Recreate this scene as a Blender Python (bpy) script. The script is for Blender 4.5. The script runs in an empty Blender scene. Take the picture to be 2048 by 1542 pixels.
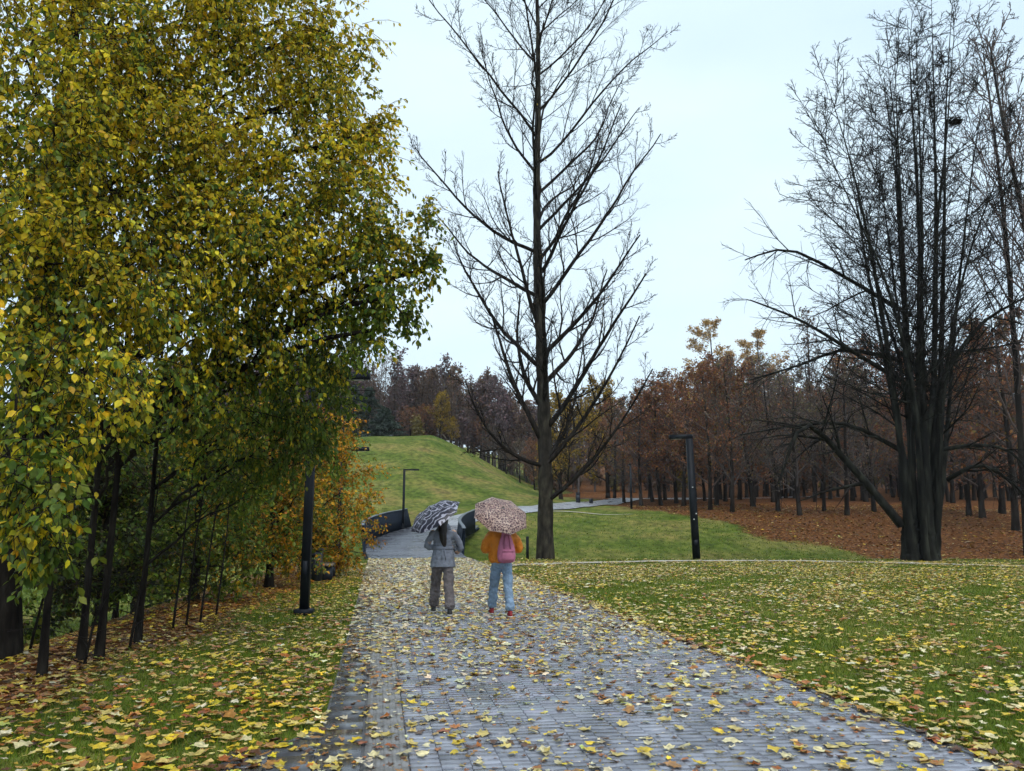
import bpy, bmesh, math, random
import numpy as np
from mathutils import Vector, Matrix

# ------------------------------------------------------------------ camera, world, sun, exposure
scene = bpy.context.scene
COL = scene.collection
PITCH = math.radians(9.76); FPX = 1593.0; CAMZ = 1.6
cam_d = bpy.data.cameras.new('camera'); cam = bpy.data.objects.new('camera', cam_d); COL.objects.link(cam)
cam_d.sensor_width = 36.0; cam_d.lens = 28.0; cam_d.clip_start = 0.05; cam_d.clip_end = 2000
cam.location = (0, 0, CAMZ); cam.rotation_euler = (math.radians(90) + PITCH, 0, 0)
scene.camera = cam

SUN_EL, SUN_AZ = math.radians(58), math.radians(155)      # azimuth clockwise from +Y: behind the camera, over the right shoulder
world = bpy.data.worlds.new('World'); scene.world = world; world.use_nodes = True
wn, wl = world.node_tree.nodes, world.node_tree.links
wn.clear()
w_out = wn.new('ShaderNodeOutputWorld'); w_bg = wn.new('ShaderNodeBackground')
sky = wn.new('ShaderNodeTexSky'); sky.sky_type = 'NISHITA'; sky.sun_disc = False
sky.sun_elevation = SUN_EL; sky.sun_rotation = SUN_AZ; sky.air_density = 1.0; sky.dust_density = 4.0; sky.ozone_density = 1.5
w_tc = wn.new('ShaderNodeTexCoord'); w_map = wn.new('ShaderNodeMapping'); w_map.inputs['Scale'].default_value = (1, 1, 2.5)
w_no = wn.new('ShaderNodeTexNoise'); w_no.inputs['Scale'].default_value = 2.2; w_no.inputs['Detail'].default_value = 4
w_rp = wn.new('ShaderNodeValToRGB')                        # an overcast deck of cloud, only slightly uneven
w_rp.color_ramp.elements[0].position = 0.3; w_rp.color_ramp.elements[0].color = (5.7, 7.2, 8.5, 1)
w_rp.color_ramp.elements[1].position = 0.72; w_rp.color_ramp.elements[1].color = (7.1, 8.5, 9.2, 1)
w_mx = wn.new('ShaderNodeMix'); w_mx.data_type = 'RGBA'; w_mx.inputs['Factor'].default_value = 0.88
wl.new(w_tc.outputs['Generated'], w_map.inputs['Vector']); wl.new(w_map.outputs['Vector'], w_no.inputs['Vector'])
wl.new(w_no.outputs['Fac'], w_rp.inputs['Fac'])
wl.new(sky.outputs['Color'], w_mx.inputs['A']); wl.new(w_rp.outputs['Color'], w_mx.inputs['B'])
wl.new(w_mx.outputs['Result'], w_bg.inputs['Color']); w_bg.inputs['Strength'].default_value = 0.1
wl.new(w_bg.outputs['Background'], w_out.inputs['Surface'])

sun_d = bpy.data.lights.new('sun', 'SUN'); sun_d.energy = 1.5; sun_d.angle = math.radians(35); sun_d.color = (1, 0.97, 0.92)
sun = bpy.data.objects.new('sun', sun_d); COL.objects.link(sun)
sd = Vector((math.sin(SUN_AZ) * math.cos(SUN_EL), math.cos(SUN_AZ) * math.cos(SUN_EL), math.sin(SUN_EL)))
sun.rotation_euler = (-sd).to_track_quat('-Z', 'Y').to_euler(); sun.location = (0, 0, 60)
scene.view_settings.view_transform = 'Standard'; scene.view_settings.look = 'None'
scene.view_settings.gamma = 1.0; scene.view_settings.exposure = 0.5
try: scene.view_settings.use_curve_mapping = False
except Exception: pass
scene.cycles.max_bounces = 4; scene.cycles.diffuse_bounces = 2; scene.cycles.glossy_bounces = 2
scene.cycles.transmission_bounces = 3; scene.cycles.transparent_max_bounces = 4
scene.cycles.use_denoising = True
scene.cycles.use_adaptive_sampling = True; scene.cycles.adaptive_threshold = 0.04

# ------------------------------------------------------------------ helpers
rng = np.random.default_rng(11)
random.seed(5)
CP, SP = math.cos(PITCH), math.sin(PITCH)
def W(px, py, Y):
    """photo measurement -> world point at ground distance Y"""
    v = (771 - py) / FPX
    t = Y / (CP - v * SP)
    return np.array([(px - 1024) / FPX * t, Y, CAMZ + (SP + v * CP) * t])
def project(p):
    p = np.asarray(p, float); x, y, z = p[..., 0], p[..., 1], p[..., 2] - CAMZ
    d = y * CP + z * SP; u = -y * SP + z * CP
    return 1024 + FPX * x / d, 771 - FPX * u / d, d
def unit(v): return v / np.maximum(np.linalg.norm(v, axis=-1, keepdims=True), 1e-9)
def sst(t): t = np.clip(t, 0, 1); return t * t * (3 - 2 * t)

def raw_mesh(name, V, Fs, col=None, smooth=False):
    me = bpy.data.meshes.new(name)
    V = np.ascontiguousarray(V, dtype=np.float32).reshape(-1, 3)
    Fs = [np.asarray(f, dtype=np.int32) for f in Fs if len(f)]
    loops = np.concatenate([f.ravel() for f in Fs]); tot = np.concatenate([np.full(len(f), f.shape[1], np.int32) for f in Fs])
    st = np.concatenate([[0], np.cumsum(tot)[:-1]]).astype(np.int32)
    me.vertices.add(len(V)); me.vertices.foreach_set('co', V.ravel())
    me.loops.add(len(loops)); me.loops.foreach_set('vertex_index', loops)
    me.polygons.add(len(tot)); me.polygons.foreach_set('loop_start', st)
    try: me.polygons.foreach_set('loop_total', tot)
    except Exception: pass
    if smooth: me.polygons.foreach_set('use_smooth', np.ones(len(tot), bool))
    if col is not None:
        c = np.ones((len(V), 4), np.float32); c[:, :3] = col
        at = me.attributes.new('col', 'FLOAT_COLOR', 'POINT'); at.data.foreach_set('color', c.ravel())
    me.update(calc_edges=True)
    return me
def tag(o, label=None, cat=None, group=None, kind=None):
    if label: o['label'] = label
    if cat: o['category'] = cat
    if group: o['group'] = group
    if kind: o['kind'] = kind
    return o
def link(name, me, mat=None, parent=None, loc=None):
    o = bpy.data.objects.new(name, me); COL.objects.link(o)
    if mat is not None and me is not None and not me.materials: me.materials.append(mat)
    if parent is not None: o.parent = parent
    if loc is not None: o.location = loc
    return o
def empty(name, loc=(0, 0, 0), rz=0.0):
    o = bpy.data.objects.new(name, None); COL.objects.link(o); o.location = loc; o.rotation_euler = (0, 0, rz)
    o.empty_display_size = 0.2
    return o
class MB:
    def __init__(s): s.V = []; s.F = []; s.C = []; s.n = 0; s.has = False
    def add(s, V, F, col=None):
        V = np.asarray(V, float).reshape(-1, 3)
        F = F if isinstance(F, list) else [F]
        for f in F:
            if len(f): s.F.append(np.asarray(f) + s.n)
        s.V.append(V); s.n += len(V)
        if col is None: c = np.ones((len(V), 3))
        else:
            s.has = True; c = np.broadcast_to(np.asarray(col, float), (len(V), 3))
        s.C.append(c); return s
    def mesh(s, name, smooth=False):
        f4 = [f for f in s.F if f.shape[1] == 4]; f3 = [f for f in s.F if f.shape[1] == 3]; o = [f for f in s.F if f.shape[1] > 4]
        Fs = ([np.concatenate(f4)] if f4 else []) + ([np.concatenate(f3)] if f3 else []) + o
        return raw_mesh(name, np.concatenate(s.V), Fs, np.concatenate(s.C) if s.has else None, smooth)
    def build(s, name, mat, parent=None, smooth=False, loc=None):
        return link(name, s.mesh(name, smooth), mat, parent, loc)
    # shapes
    def tubes(s, P, R, sides=6, col=None, cap=False):
        P = np.asarray(P, float); R = np.asarray(R, float)
        if P.ndim == 2: P = P[None]; R = R[None]
        n, k, _ = P.shape
        T = unit(np.gradient(P, axis=1))
        ref = np.where(np.abs(T[:, :1, 2:3]) > 0.8, np.array([1., 0.13, 0.]), np.array([0., 0.1, 1.]))
        U = unit(np.cross(T, np.broadcast_to(ref, T.shape))); Wv = np.cross(T, U)
        a = np.arange(sides) * 2 * math.pi / sides
        V = P[:, :, None] + R[:, :, None, None] * (U[:, :, None] * np.cos(a)[None, None, :, None] + Wv[:, :, None] * np.sin(a)[None, None, :, None])
        idx = np.arange(n * k * sides).reshape(n, k, sides)
        A = idx[:, :-1]; B = idx[:, 1:]
        F = np.stack([A, np.roll(A, -1, 2), np.roll(B, -1, 2), B], -1).reshape(-1, 4)
        Fl = [F]
        if cap: Fl.append(idx[:, -1, :].reshape(-1, sides)); Fl.append(idx[:, 0, ::-1].reshape(-1, sides))
        if col is not None and np.ndim(col) == 2: col = np.repeat(col, k * sides, 0)
        return s.add(V, Fl, col)
    def box(s, c, size, rz=0.0, col=None, taper=0.0):
        h = np.array(size) / 2.0
        V = np.array([[x, y, z] for z in (-1, 1) for x, y in ((-1, -1), (1, -1), (1, 1), (-1, 1))], float)
        V[4:, :2] *= (1 - taper); V *= h
        ca, sa = math.cos(rz), math.sin(rz)
        V = np.stack([V[:, 0] * ca - V[:, 1] * sa, V[:, 0] * sa + V[:, 1] * ca, V[:, 2]], 1) + np.array(c)
        return s.add(V, np.array([[3, 2, 1, 0], [4, 5, 6, 7], [0, 1, 5, 4], [1, 2, 6, 5], [2, 3, 7, 6], [3, 0, 4, 7]]), col)
    def loft(s, rings, sides=20, col=None, pw=1.0):
        """rings: (cx, cy, cz, rx, ry); horizontal ellipses, closed at both ends"""
        a = np.arange(sides) * 2 * math.pi / sides
        ca, sa = np.cos(a), np.sin(a)
        if pw != 1.0: ca = np.sign(ca) * np.abs(ca) ** pw; sa = np.sign(sa) * np.abs(sa) ** pw
        V = np.concatenate([np.stack([r[0] + r[3] * ca, r[1] + r[4] * sa, np.full(sides, r[2])], 1) for r in rings])
        k = len(rings); idx = np.arange(k * sides).reshape(k, sides); A, B = idx[:-1], idx[1:]
        F = np.stack([A, np.roll(A, -1, 1), np.roll(B, -1, 1), B], -1).reshape(-1, 4)
        return s.add(V, [F, idx[-1:].copy(), idx[:1, ::-1].copy()], col)
    def ball(s, c, r, seg=14, col=None):
        r = np.broadcast_to(np.asarray(r, float), (3,))
        th = np.linspace(0.12, math.pi - 0.12, 9)
        return s.loft([(c[0], c[1], c[2] - r[2] * math.cos(t), r[0] * math.sin(t), r[1] * math.sin(t)) for t in th], seg, col)

def lin(r, g, b):
    f = lambda c: (c / 255 / 12.92) if c <= 10 else ((c / 255 + 0.055) / 1.055) ** 2.4
    return (f(r), f(g), f(b))

def mat(name, cols, scale=6.0, rough=0.7, bump=0.0, bscale=None, stretch=(1, 1, 1), attr=False, transl=0.0, spec=0.4, metal=0.0, vary=0.5, rvar=0.0, detail=4, coat=0.0):
    m = bpy.data.materials.new(name); m.use_nodes = True
    nt = m.node_tree; N, L = nt.nodes, nt.links; N.clear()
    out = N.new('ShaderNodeOutputMaterial'); p = N.new('ShaderNodeBsdfPrincipled')
    tc = N.new('ShaderNodeTexCoord'); mp = N.new('ShaderNodeMapping'); mp.inputs['Scale'].default_value = stretch
    no = N.new('ShaderNodeTexNoise'); no.inputs['Scale'].default_value = scale; no.inputs['Detail'].default_value = detail
    geo = N.new('ShaderNodeNewGeometry')
    L.new(geo.outputs['Position'] if attr else tc.outputs['Object'], mp.inputs['Vector']); L.new(mp.outputs['Vector'], no.inputs['Vector'])
    if attr:
        at = N.new('ShaderNodeAttribute'); at.attribute_name = 'col'
        mr = N.new('ShaderNodeMapRange'); mr.inputs['From Min'].default_value = 0.3; mr.inputs['From Max'].default_value = 0.7
        mr.inputs['To Min'].default_value = 1 - vary; mr.inputs['To Max'].default_value = 1 + vary * 0.7
        L.new(no.outputs['Fac'], mr.inputs['Value'])
        vm = N.new('ShaderNodeVectorMath'); vm.operation = 'SCALE'
        L.new(at.outputs['Color'], vm.inputs[0]); L.new(mr.outputs['Result'], vm.inputs['Scale'])
        csock = vm.outputs['Vector']
    else:
        rp = N.new('ShaderNodeValToRGB'); e = rp.color_ramp.elements
        while len(e) < len(cols): e.new(0.5)
        for i, c in enumerate(cols):
            e[i].position = 0.3 + 0.4 * i / max(1, len(cols) - 1); e[i].color = (*c, 1)
        L.new(no.outputs['Fac'], rp.inputs['Fac']); csock = rp.outputs['Color']
    L.new(csock, p.inputs['Base Color'])
    p.inputs['Roughness'].default_value = rough; p.inputs['Specular IOR Level'].default_value = spec; p.inputs['Metallic'].default_value = metal
    p.inputs['Coat Weight'].default_value = coat
    if rvar:
        n3 = N.new('ShaderNodeTexNoise'); n3.inputs['Scale'].default_value = 1.1; n3.inputs['Detail'].default_value = 5
        L.new(geo.outputs['Position'], n3.inputs['Vector'])
        r3 = N.new('ShaderNodeMapRange'); r3.inputs['From Min'].default_value = 0.35; r3.inputs['From Max'].default_value = 0.65
        r3.inputs['To Min'].default_value = max(0.05, rough - rvar); r3.inputs['To Max'].default_value = rough + rvar
        L.new(n3.outputs['Fac'], r3.inputs['Value']); L.new(r3.outputs['Result'], p.inputs['Roughness'])
    if bump:
        n2 = N.new('ShaderNodeTexNoise'); n2.inputs['Scale'].default_value = bscale or scale * 4; n2.inputs['Detail'].default_value = 5
        L.new(mp.outputs['Vector'], n2.inputs['Vector'])
        bp = N.new('ShaderNodeBump'); bp.inputs['Strength'].default_value = min(1, bump); bp.inputs['Distance'].default_value = 0.02
        L.new(n2.outputs['Fac'], bp.inputs['Height']); L.new(bp.outputs['Normal'], p.inputs['Normal'])
    if transl:
        tr = N.new('ShaderNodeBsdfTranslucent'); mx = N.new('ShaderNodeMixShader'); mx.inputs['Fac'].default_value = transl
        L.new(csock, tr.inputs['Color']); L.new(p.outputs['BSDF'], mx.inputs[1]); L.new(tr.outputs['BSDF'], mx.inputs[2])
        L.new(mx.outputs['Shader'], out.inputs['Surface'])
    else: L.new(p.outputs['BSDF'], out.inputs['Surface'])
    return m

M = {}
M['bark_dark'] = mat('bark_dark', [(0.006, 0.005, 0.005), (0.016, 0.013, 0.011), (0.035, 0.03, 0.025)], 9, 0.9, 1.0, 30, (1, 1, 0.25), spec=0.06)
M['bark_poplar'] = mat('bark_poplar', [(0.010, 0.008, 0.007), (0.028, 0.024, 0.019), (0.06, 0.055, 0.038)], 5, 0.85, 1.0, 24, (1, 1, 0.4), spec=0.06)
M['bark_linden'] = mat('bark_linden', [(0.006, 0.006, 0.006), (0.015, 0.015, 0.013), (0.038, 0.04, 0.032)], 5, 0.9, 1.0, 22, (1, 1, 0.18), spec=0.06)
M['twig'] = mat('twig', [(0.012, 0.010, 0.010), (0.03, 0.025, 0.024)], 3, 0.9, spec=0.05)
M['bark_forest'] = mat('bark_forest', [(0.010, 0.008, 0.007), (0.022, 0.018, 0.016), (0.045, 0.038, 0.032)], 2.5, 0.9, 0.6, 12, (1, 1, 0.3), spec=0.05)
M['twig_red'] = mat('twig_red', [(0.075, 0.052, 0.046), (0.12, 0.085, 0.075)], 1.5, 0.85)
M['twig_grey'] = mat('twig_grey', [(0.07, 0.058, 0.055), (0.12, 0.10, 0.095)], 1.5, 0.85)
M['leaf'] = mat('leaf', None, 30, 0.45, attr=True, transl=0.44, vary=0.25, spec=0.22)
M['leaf_far'] = mat('leaf_far', None, 1.5, 0.7, attr=True, transl=0.25, vary=0.3, spec=0.2)
M['needle'] = mat('needle', None, 3, 0.6, attr=True, transl=0.1, vary=0.3, spec=0.3)
M['litter'] = mat('litter', None, 28, 0.36, attr=True, transl=0.12, vary=0.5, spec=0.5, detail=6)
M['grass'] = mat('grass', None, 2.5, 0.6, attr=True, transl=0.3, vary=0.4, spec=0.15)
M['paver'] = mat('paver', None, 2.2, 0.20, 0.22, 60, attr=True, vary=0.42, spec=0.7, rvar=0.13, detail=7)
M['joint'] = mat('joint', [(0.06, 0.062, 0.068), (0.105, 0.105, 0.11)], 30, 0.6, 0.3)
M['slab'] = mat('slab', [(0.045, 0.047, 0.055), (0.075, 0.078, 0.09)], 7, 0.2, 0.2, 40, rvar=0.12, spec=0.6)
M['tactile'] = mat('tactile', [(0.13, 0.128, 0.13), (0.2, 0.195, 0.195)], 9, 0.36, 0.2, 50)
M['asphalt'] = mat('asphalt', [(0.20, 0.205, 0.225), (0.29, 0.295, 0.32)], 3, 0.33, 0.2, 60, rvar=0.1)
M['gravel'] = mat('gravel', [(0.26, 0.24, 0.2), (0.42, 0.39, 0.34), (0.3, 0.27, 0.2)], 10, 0.8, 0.5, 60)
M['plank'] = mat('plank', None, 5, 0.3, 0.3, 30, stretch=(0.3, 4, 1), attr=True, vary=0.3, rvar=0.12)
M['navy'] = mat('navy', [(0.006, 0.011, 0.02), (0.012, 0.019, 0.032)], 3, 0.75, 0.05, 30, spec=0.1)
M['navy_rim'] = mat('navy_rim', [(0.06, 0.075, 0.095), (0.1, 0.12, 0.14)], 5, 0.35)
M['lamp_black'] = mat('lamp_black', [(0.005, 0.007, 0.011), (0.011, 0.014, 0.02)], 4, 0.55, 0.05, 60, spec=0.2)
M['diffuser'] = mat('diffuser', [(0.35, 0.36, 0.36), (0.45, 0.46, 0.46)], 4, 0.3)
M['sticker'] = mat('sticker', [(0.6, 0.6, 0.6), (0.75, 0.75, 0.75)], 20, 0.5)
M['bin'] = mat('bin', [(0.008, 0.011, 0.018), (0.016, 0.02, 0.03)], 5, 0.4)
M['wood'] = mat('wood', [(0.10, 0.075, 0.05), (0.17, 0.13, 0.09)], 6, 0.55, 0.2, 30, (0.3, 4, 4))
M['concrete'] = mat('concrete', [(0.2, 0.2, 0.19), (0.33, 0.33, 0.31)], 4, 0.8, 0.4)

# ------------------------------------------------------------------ terrain
_ty = np.arange(-60, 700, 0.25)
_tz = np.interp(_ty, [-60, 34, 36.5, 40, 44, 48, 52, 56, 62, 75, 86, 110, 140, 200, 300, 700], [0, 0, 0, -0.5, -0.65, 0.1, 0.95, 1.6, 2.4, 3.4, 4.1, 5.0, 9.0, 17, 22, 24])
_kr = np.hanning(15); _tz = np.convolve(np.pad(_tz, 7, mode='edge'), _kr / _kr.sum(), 'valid')
def hnoise(x, y, s, seed=0):
    return (np.sin(x * s * 1.3 + seed + 1.7 * np.sin(y * s * 0.7 + seed)) + np.sin(y * s * 1.1 - seed * 2 + 1.3 * np.sin(x * s * 0.9 + 2 * seed))) * 0.5
def path_left(y): return -1.64 - 0.1654 * (y - 7.65)
def hfall(x): t = np.clip((x + 10.5) / 16.0, 0, 1); return 1 - (0.45 * t + 0.55 * sst(t))
def terr(x, y):
    x = np.asarray(x, float); y = np.asarray(y, float)
    z = np.interp(y, _ty, _tz)
    xe = -5.4 - 0.12 * (y - 10)
    drop = 1.9 * sst((xe - x) / 6.5) * (1 - sst((y - 44) / 14))
    z = z - drop
    hill = 8.0 * sst((y - 57) / 50) * hfall(x) * (1 + 0.035 * hnoise(x, y, 0.16, 3) + 0.02 * hnoise(x, y, 0.5, 8))
    z = z + hill - 0.12 * np.clip(y - 110, 0, 40) * (1 - sst((x + 8.5) / 13.5))
    far = sst((np.hypot(x, y) - 30) / 30)
    z = z + far * 0.12 * hnoise(x, y, 0.33, 1) + far * 0.05 * hnoise(x, y, 0.9, 2)
    return z
def on_path(x, y, m=0.0):
    u = (x + 1.64) * 0.9866 + (y - 7.65) * 0.1632
    return (u > -m) & (u < 4.42 + m) & (y < 36.5)
# the thin gravel footpath across the lawn
FP = np.array([[-1.6, 29.2], [0.2, 30.9], [3.5, 32.7], [8, 34.2], [13, 33.4], [18.4, 30.3], [24, 26.5], [32, 21]])
def resample(P, n):
    P = np.asarray(P, float); k = len(P); t = np.linspace(0, k - 1, n); i = np.clip(t.astype(int), 0, k - 2); f = (t - i)[:, None]
    p0 = P[np.clip(i - 1, 0, k - 1)]; p1 = P[i]; p2 = P[i + 1]; p3 = P[np.clip(i + 2, 0, k - 1)]
    return 0.5 * (2 * p1 + (p2 - p0) * f + (2 * p0 - 5 * p1 + 4 * p2 - p3) * f ** 2 + (3 * p1 - p0 - 3 * p2 + p3) * f ** 3)
FPs = resample(FP, 80)
def near_fp(x, y):
    d = np.full(np.shape(x), 99.0)
    for p in FPs[::2]: d = np.minimum(d, np.hypot(x - p[0], y - p[1]))
    return d

def litter_mask(x, y):
    """where brown leaves lie thick on the soil: under the left-hand trees and in the grove"""
    xe = -3.7 - 0.10 * (y - 10) + 0.35 * hnoise(x, y, 1.4, 5)
    a = sst((xe - x) / 1.6) * (1 - sst((xe - 4.6 - x) / 2.0)) * (1 - sst((y - 33) / 3))
    b = sst((x - np.interp(y, [40, 46, 52, 62, 68, 74], [24, 19, 15.5, 11.5, 8, 7]) + 1.2 * hnoise(x, y, 0.5, 4) + 2) / 4.5) * sst((y - 38.5) / 5)
    b = b * (1 - 0.9 * sst((x - 21) / 3) * sst((y - 37) / 1) * (1 - sst((y - 42.5) / 1.5)))
    return np.clip(a + b, 0, 1)

def axis(lo, hi, fine0, fine1, step, grow_):
    a = list(np.arange(fine0, fine1 + 1e-6, step)); s = step
    while a[-1] < hi: s *= grow_; a.append(a[-1] + s)
    s = step; b = []
    x = fine0
    while x > lo: s *= grow_; x -= s; b.append(x)
    return np.array(b[::-1] + a)
gx = axis(-300, 300, -26, 44, 0.5, 1.13); gy = axis(-60, 330, -2, 118, 0.5, 1.13)
GX, GY = np.meshgrid(gx, gy)
GZ = terr(GX, GY)
V = np.stack([GX, GY, GZ], -1).reshape(-1, 3)
idx = np.arange(len(gx) * len(gy)).reshape(len(gy), len(gx))
F = np.stack([idx[:-1, :-1], idx[:-1, 1:], idx[1:, 1:], idx[1:, :-1]], -1).reshape(-1, 4)
lm = litter_mask(V[:, 0], V[:, 1])
me = raw_mesh('ground', V, [F], np.stack([lm, lm, lm], 1), True)

def ground_mat():
    m = bpy.data.materials.new('turf'); m.use_nodes = True; N, L = m.node_tree.nodes, m.node_tree.links
    p = N['Principled BSDF']; p.inputs['Roughness'].default_value = 0.9; p.inputs['Specular IOR Level'].default_value = 0.06
    tc = N.new('ShaderNodeTexCoord')
    def noise(scale, detail=5, st=(1, 1, 1)):
        mp = N.new('ShaderNodeMapping'); mp.inputs['Scale'].default_value = st; L.new(tc.outputs['Object'], mp.inputs['Vector'])
        n = N.new('ShaderNodeTexNoise'); n.inputs['Scale'].default_value = scale; n.inputs['Detail'].default_value = detail
        L.new(mp.outputs['Vector'], n.inputs['Vector']); return n.outputs['Fac']
    def ramp(src, stops):
        r = N.new('ShaderNodeValToRGB'); e = r.color_ramp.elements
        while len(e) < len(stops): e.new(0.5)
        for i, (q, c) in enumerate(stops): e[i].position = q; e[i].color = (*c, 1)
        L.new(src, r.inputs['Fac']); return r.outputs['Color']
    def mix(f, a, b, mode='MIX'):
        x = N.new('ShaderNodeMix'); x.data_type = 'RGBA'; x.blend_type = mode
        if isinstance(f, float): x.inputs['Factor'].default_value = f
        else: L.new(f, x.inputs['Factor'])
        L.new(a, x.inputs['A']); L.new(b, x.inputs['B']); return x.outputs['Result']
    g1 = ramp(noise(0.22, 5), [(0.30, (0.062, 0.098, 0.015)), (0.46, (0.102, 0.132, 0.027)), (0.60, (0.175, 0.165, 0.05)), (0.70, (0.16, 0.125, 0.05)), (0.78, (0.095, 0.14, 0.024))])
    g2 = ramp(noise(2.2, 6, (1, 0.6, 1)), [(0.3, (0.35, 0.4, 0.3)), (0.5, (0.85, 0.88, 0.8)), (0.72, (1.5, 1.35, 1.3))])
    g = mix(0.85, g1, g2, 'MULTIPLY')
    g3 = ramp(noise(14, 4), [(0.3, (0.6, 0.65, 0.55)), (0.68, (1.3, 1.25, 1.2))])
    g = mix(0.7, g, g3, 'MULTIPLY')
    b1 = ramp(noise(7, 6, (1, 0.6, 1)), [(0.28, (0.025, 0.012, 0.007)), (0.44, (0.075, 0.031, 0.013)), (0.58, (0.15, 0.062, 0.023)), (0.72, (0.27, 0.14, 0.05))])
    at = N.new('ShaderNodeAttribute'); at.attribute_name = 'col'
    nn = noise(1.3, 6)
    ad = N.new('ShaderNodeMath'); ad.operation = 'MULTIPLY_ADD'; L.new(nn, ad.inputs[0]); ad.inputs[1].default_value = 1.2; ad.inputs[2].default_value = -0.6
    a2 = N.new('ShaderNodeMath'); a2.operation = 'ADD'; a2.use_clamp = True; L.new(at.outputs['Fac'], a2.inputs[0]); L.new(ad.outputs[0], a2.inputs[1])
    mr = N.new('ShaderNodeMapRange'); mr.interpolation_type = 'SMOOTHSTEP'; mr.inputs['From Min'].default_value = 0.3; mr.inputs['From Max'].default_value = 0.75
    L.new(a2.outputs[0], mr.inputs['Value'])
    L.new(mix(mr.outputs['Result'], g, b1), p.inputs['Base Color'])
    bp = N.new('ShaderNodeBump'); bp.inputs['Strength'].default_value = 1.0; bp.inputs['Distance'].default_value = 0.12
    L.new(noise(5, 8, (1, 0.7, 1)), bp.inputs['Height']); L.new(bp.outputs['Normal'], p.inputs['Normal'])
    return m
M['turf'] = ground_mat()
tag(link('ground', me, M['turf']), 'rolling green park lawn with brown leaf litter under the trees', 'ground', kind='structure')

# ------------------------------------------------------------------ brick path
PD = np.array([-0.1632, 0.9866]); PN = np.array([0.9866, 0.1632]); P0 = np.array([-1.64, 7.65])
def pw(u, s): return P0 + PN * u + PD * s            # u across from the left edge, s along
PRZ = math.atan2(PN[1], PN[0])
path = MB()
for s0, s1 in ((-16, 29.1),):
    ss = np.linspace(s0, s1, 30)
    L_ = np.array([pw(-0.02, s) for s in ss]); R_ = np.array([pw(4.42, s) for s in ss])
    V = np.concatenate([np.c_[L_, np.full(30, 0.017)], np.c_[R_, np.full(30, 0.017)]])
    path.add(V, np.array([[i, 30 + i, 31 + i, i + 1] for i in range(29)]))
apron = [pw(-0.02, -0.45), pw(-0.02, -1.0), pw(-0.9, -2.6), pw(-3.5, -5.5), pw(-3.5, -16), pw(-0.02, -16)]
path.add(np.array([[*p, 0.015] for p in apron]), np.array([[0, 1, 2, 5], [2, 3, 4, 5]])[:, ::-1])
path_o = path.build('brick_path', M['joint'])
tag(path_o, 'wet grey brick path strewn with maple leaves leading to the bridge', 'path', kind='structure')

def brick_tpl(lx, ly, h, ins=0.004, gap=0.004):
    a, b = lx / 2 - gap / 2, ly / 2 - gap / 2
    lo = [[-a, -b, 0], [a, -b, 0], [a, b, 0], [-a, b, 0]]; a2, b2 = a - ins, b - ins
    mid = [[-a, -b, h - ins], [a, -b, h - ins], [a, b, h - ins], [-a, b, h - ins]]
    hi = [[-a2, -b2, h], [a2, -b2, h], [a2, b2, h], [-a2, b2, h]]
    f = [[8, 9, 10, 11]]
    for o in (0, 4): f += [[o + i, o + (i + 1) % 4, o + 4 + (i + 1) % 4, o + 4 + i] for i in range(4)]
    return np.array(lo + mid + hi, float), np.array(f)
BT, BF = brick_tpl(0.2, 0.1, 0.03, 0.003, 0.003)
bricks = []
for ci in range(19):
    u = 0.62 + 0.1 + ci * 0.2
    if u + 0.1 > 4.43: break
    off = 0.05 * (ci % 2)
    for si in range(-60, 292):
        s = si * 0.1 + off
        c = pw(u, s)
        if c[1] < 3.6: continue
        bricks.append((c[0], c[1]))
bricks = np.array(bricks)
nb = len(bricks)
bt = rng.normal(0, 0.0022, nb); brx = rng.normal(0, 0.006, nb); bry = rng.normal(0, 0.006, nb)
bshade = np.clip(rng.normal(1, 0.16, nb), 0.6, 1.5)
bcol = np.array([0.195, 0.205, 0.245])[None] * bshade[:, None] * (1 + rng.normal(0, 0.03, (nb, 3)))
bpx, bpy_, bd = project(np.c_[bricks, np.full(nb, 0.03)])
vis = (bpx > 0) & (bpx < 2048) & (bpy_ < 1542)
order = np.argsort(np.where(vis, bd, 1e6))[:300]
single = np.zeros(nb, bool); single[order] = True
bvars = []
for i in range(6):
    c = np.array([0.195, 0.205, 0.245]) * (0.78 + 0.09 * i)
    mm = raw_mesh('paving_brick', BT, [BF], np.tile(c, (12, 1))); mm.materials.append(M['paver']); bvars.append(mm)
for i in order:
    o = bpy.data.objects.new('paving_brick', bvars[int(rng.integers(6))]); COL.objects.link(o); o.parent = path_o
    o.location = (bricks[i, 0], bricks[i, 1], bt[i]); o.rotation_euler = (brx[i], bry[i], PRZ + rng.normal(0, 0.004))
rest = np.where(~single)[0]
ca, sa = math.cos(PRZ), math.sin(PRZ)
T = np.stack([BT[:, 0] * ca - BT[:, 1] * sa, BT[:, 0] * sa + BT[:, 1] * ca, BT[:, 2]], 1)
V = T[None] + np.c_[bricks[rest], bt[rest]][:, None]
V[:, :, 2] += BT[None, :, 0] * bry[rest][:, None] + BT[None, :, 1] * brx[rest][:, None]
Fb = (BF[None] + (np.arange(len(rest)) * 12)[:, None, None]).reshape(-1, 4)
tag(link('paving_bricks', raw_mesh('paving_bricks', V, [Fb], np.repeat(bcol[rest], 12, 0)), M['paver'], path_o), kind='stuff')
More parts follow.
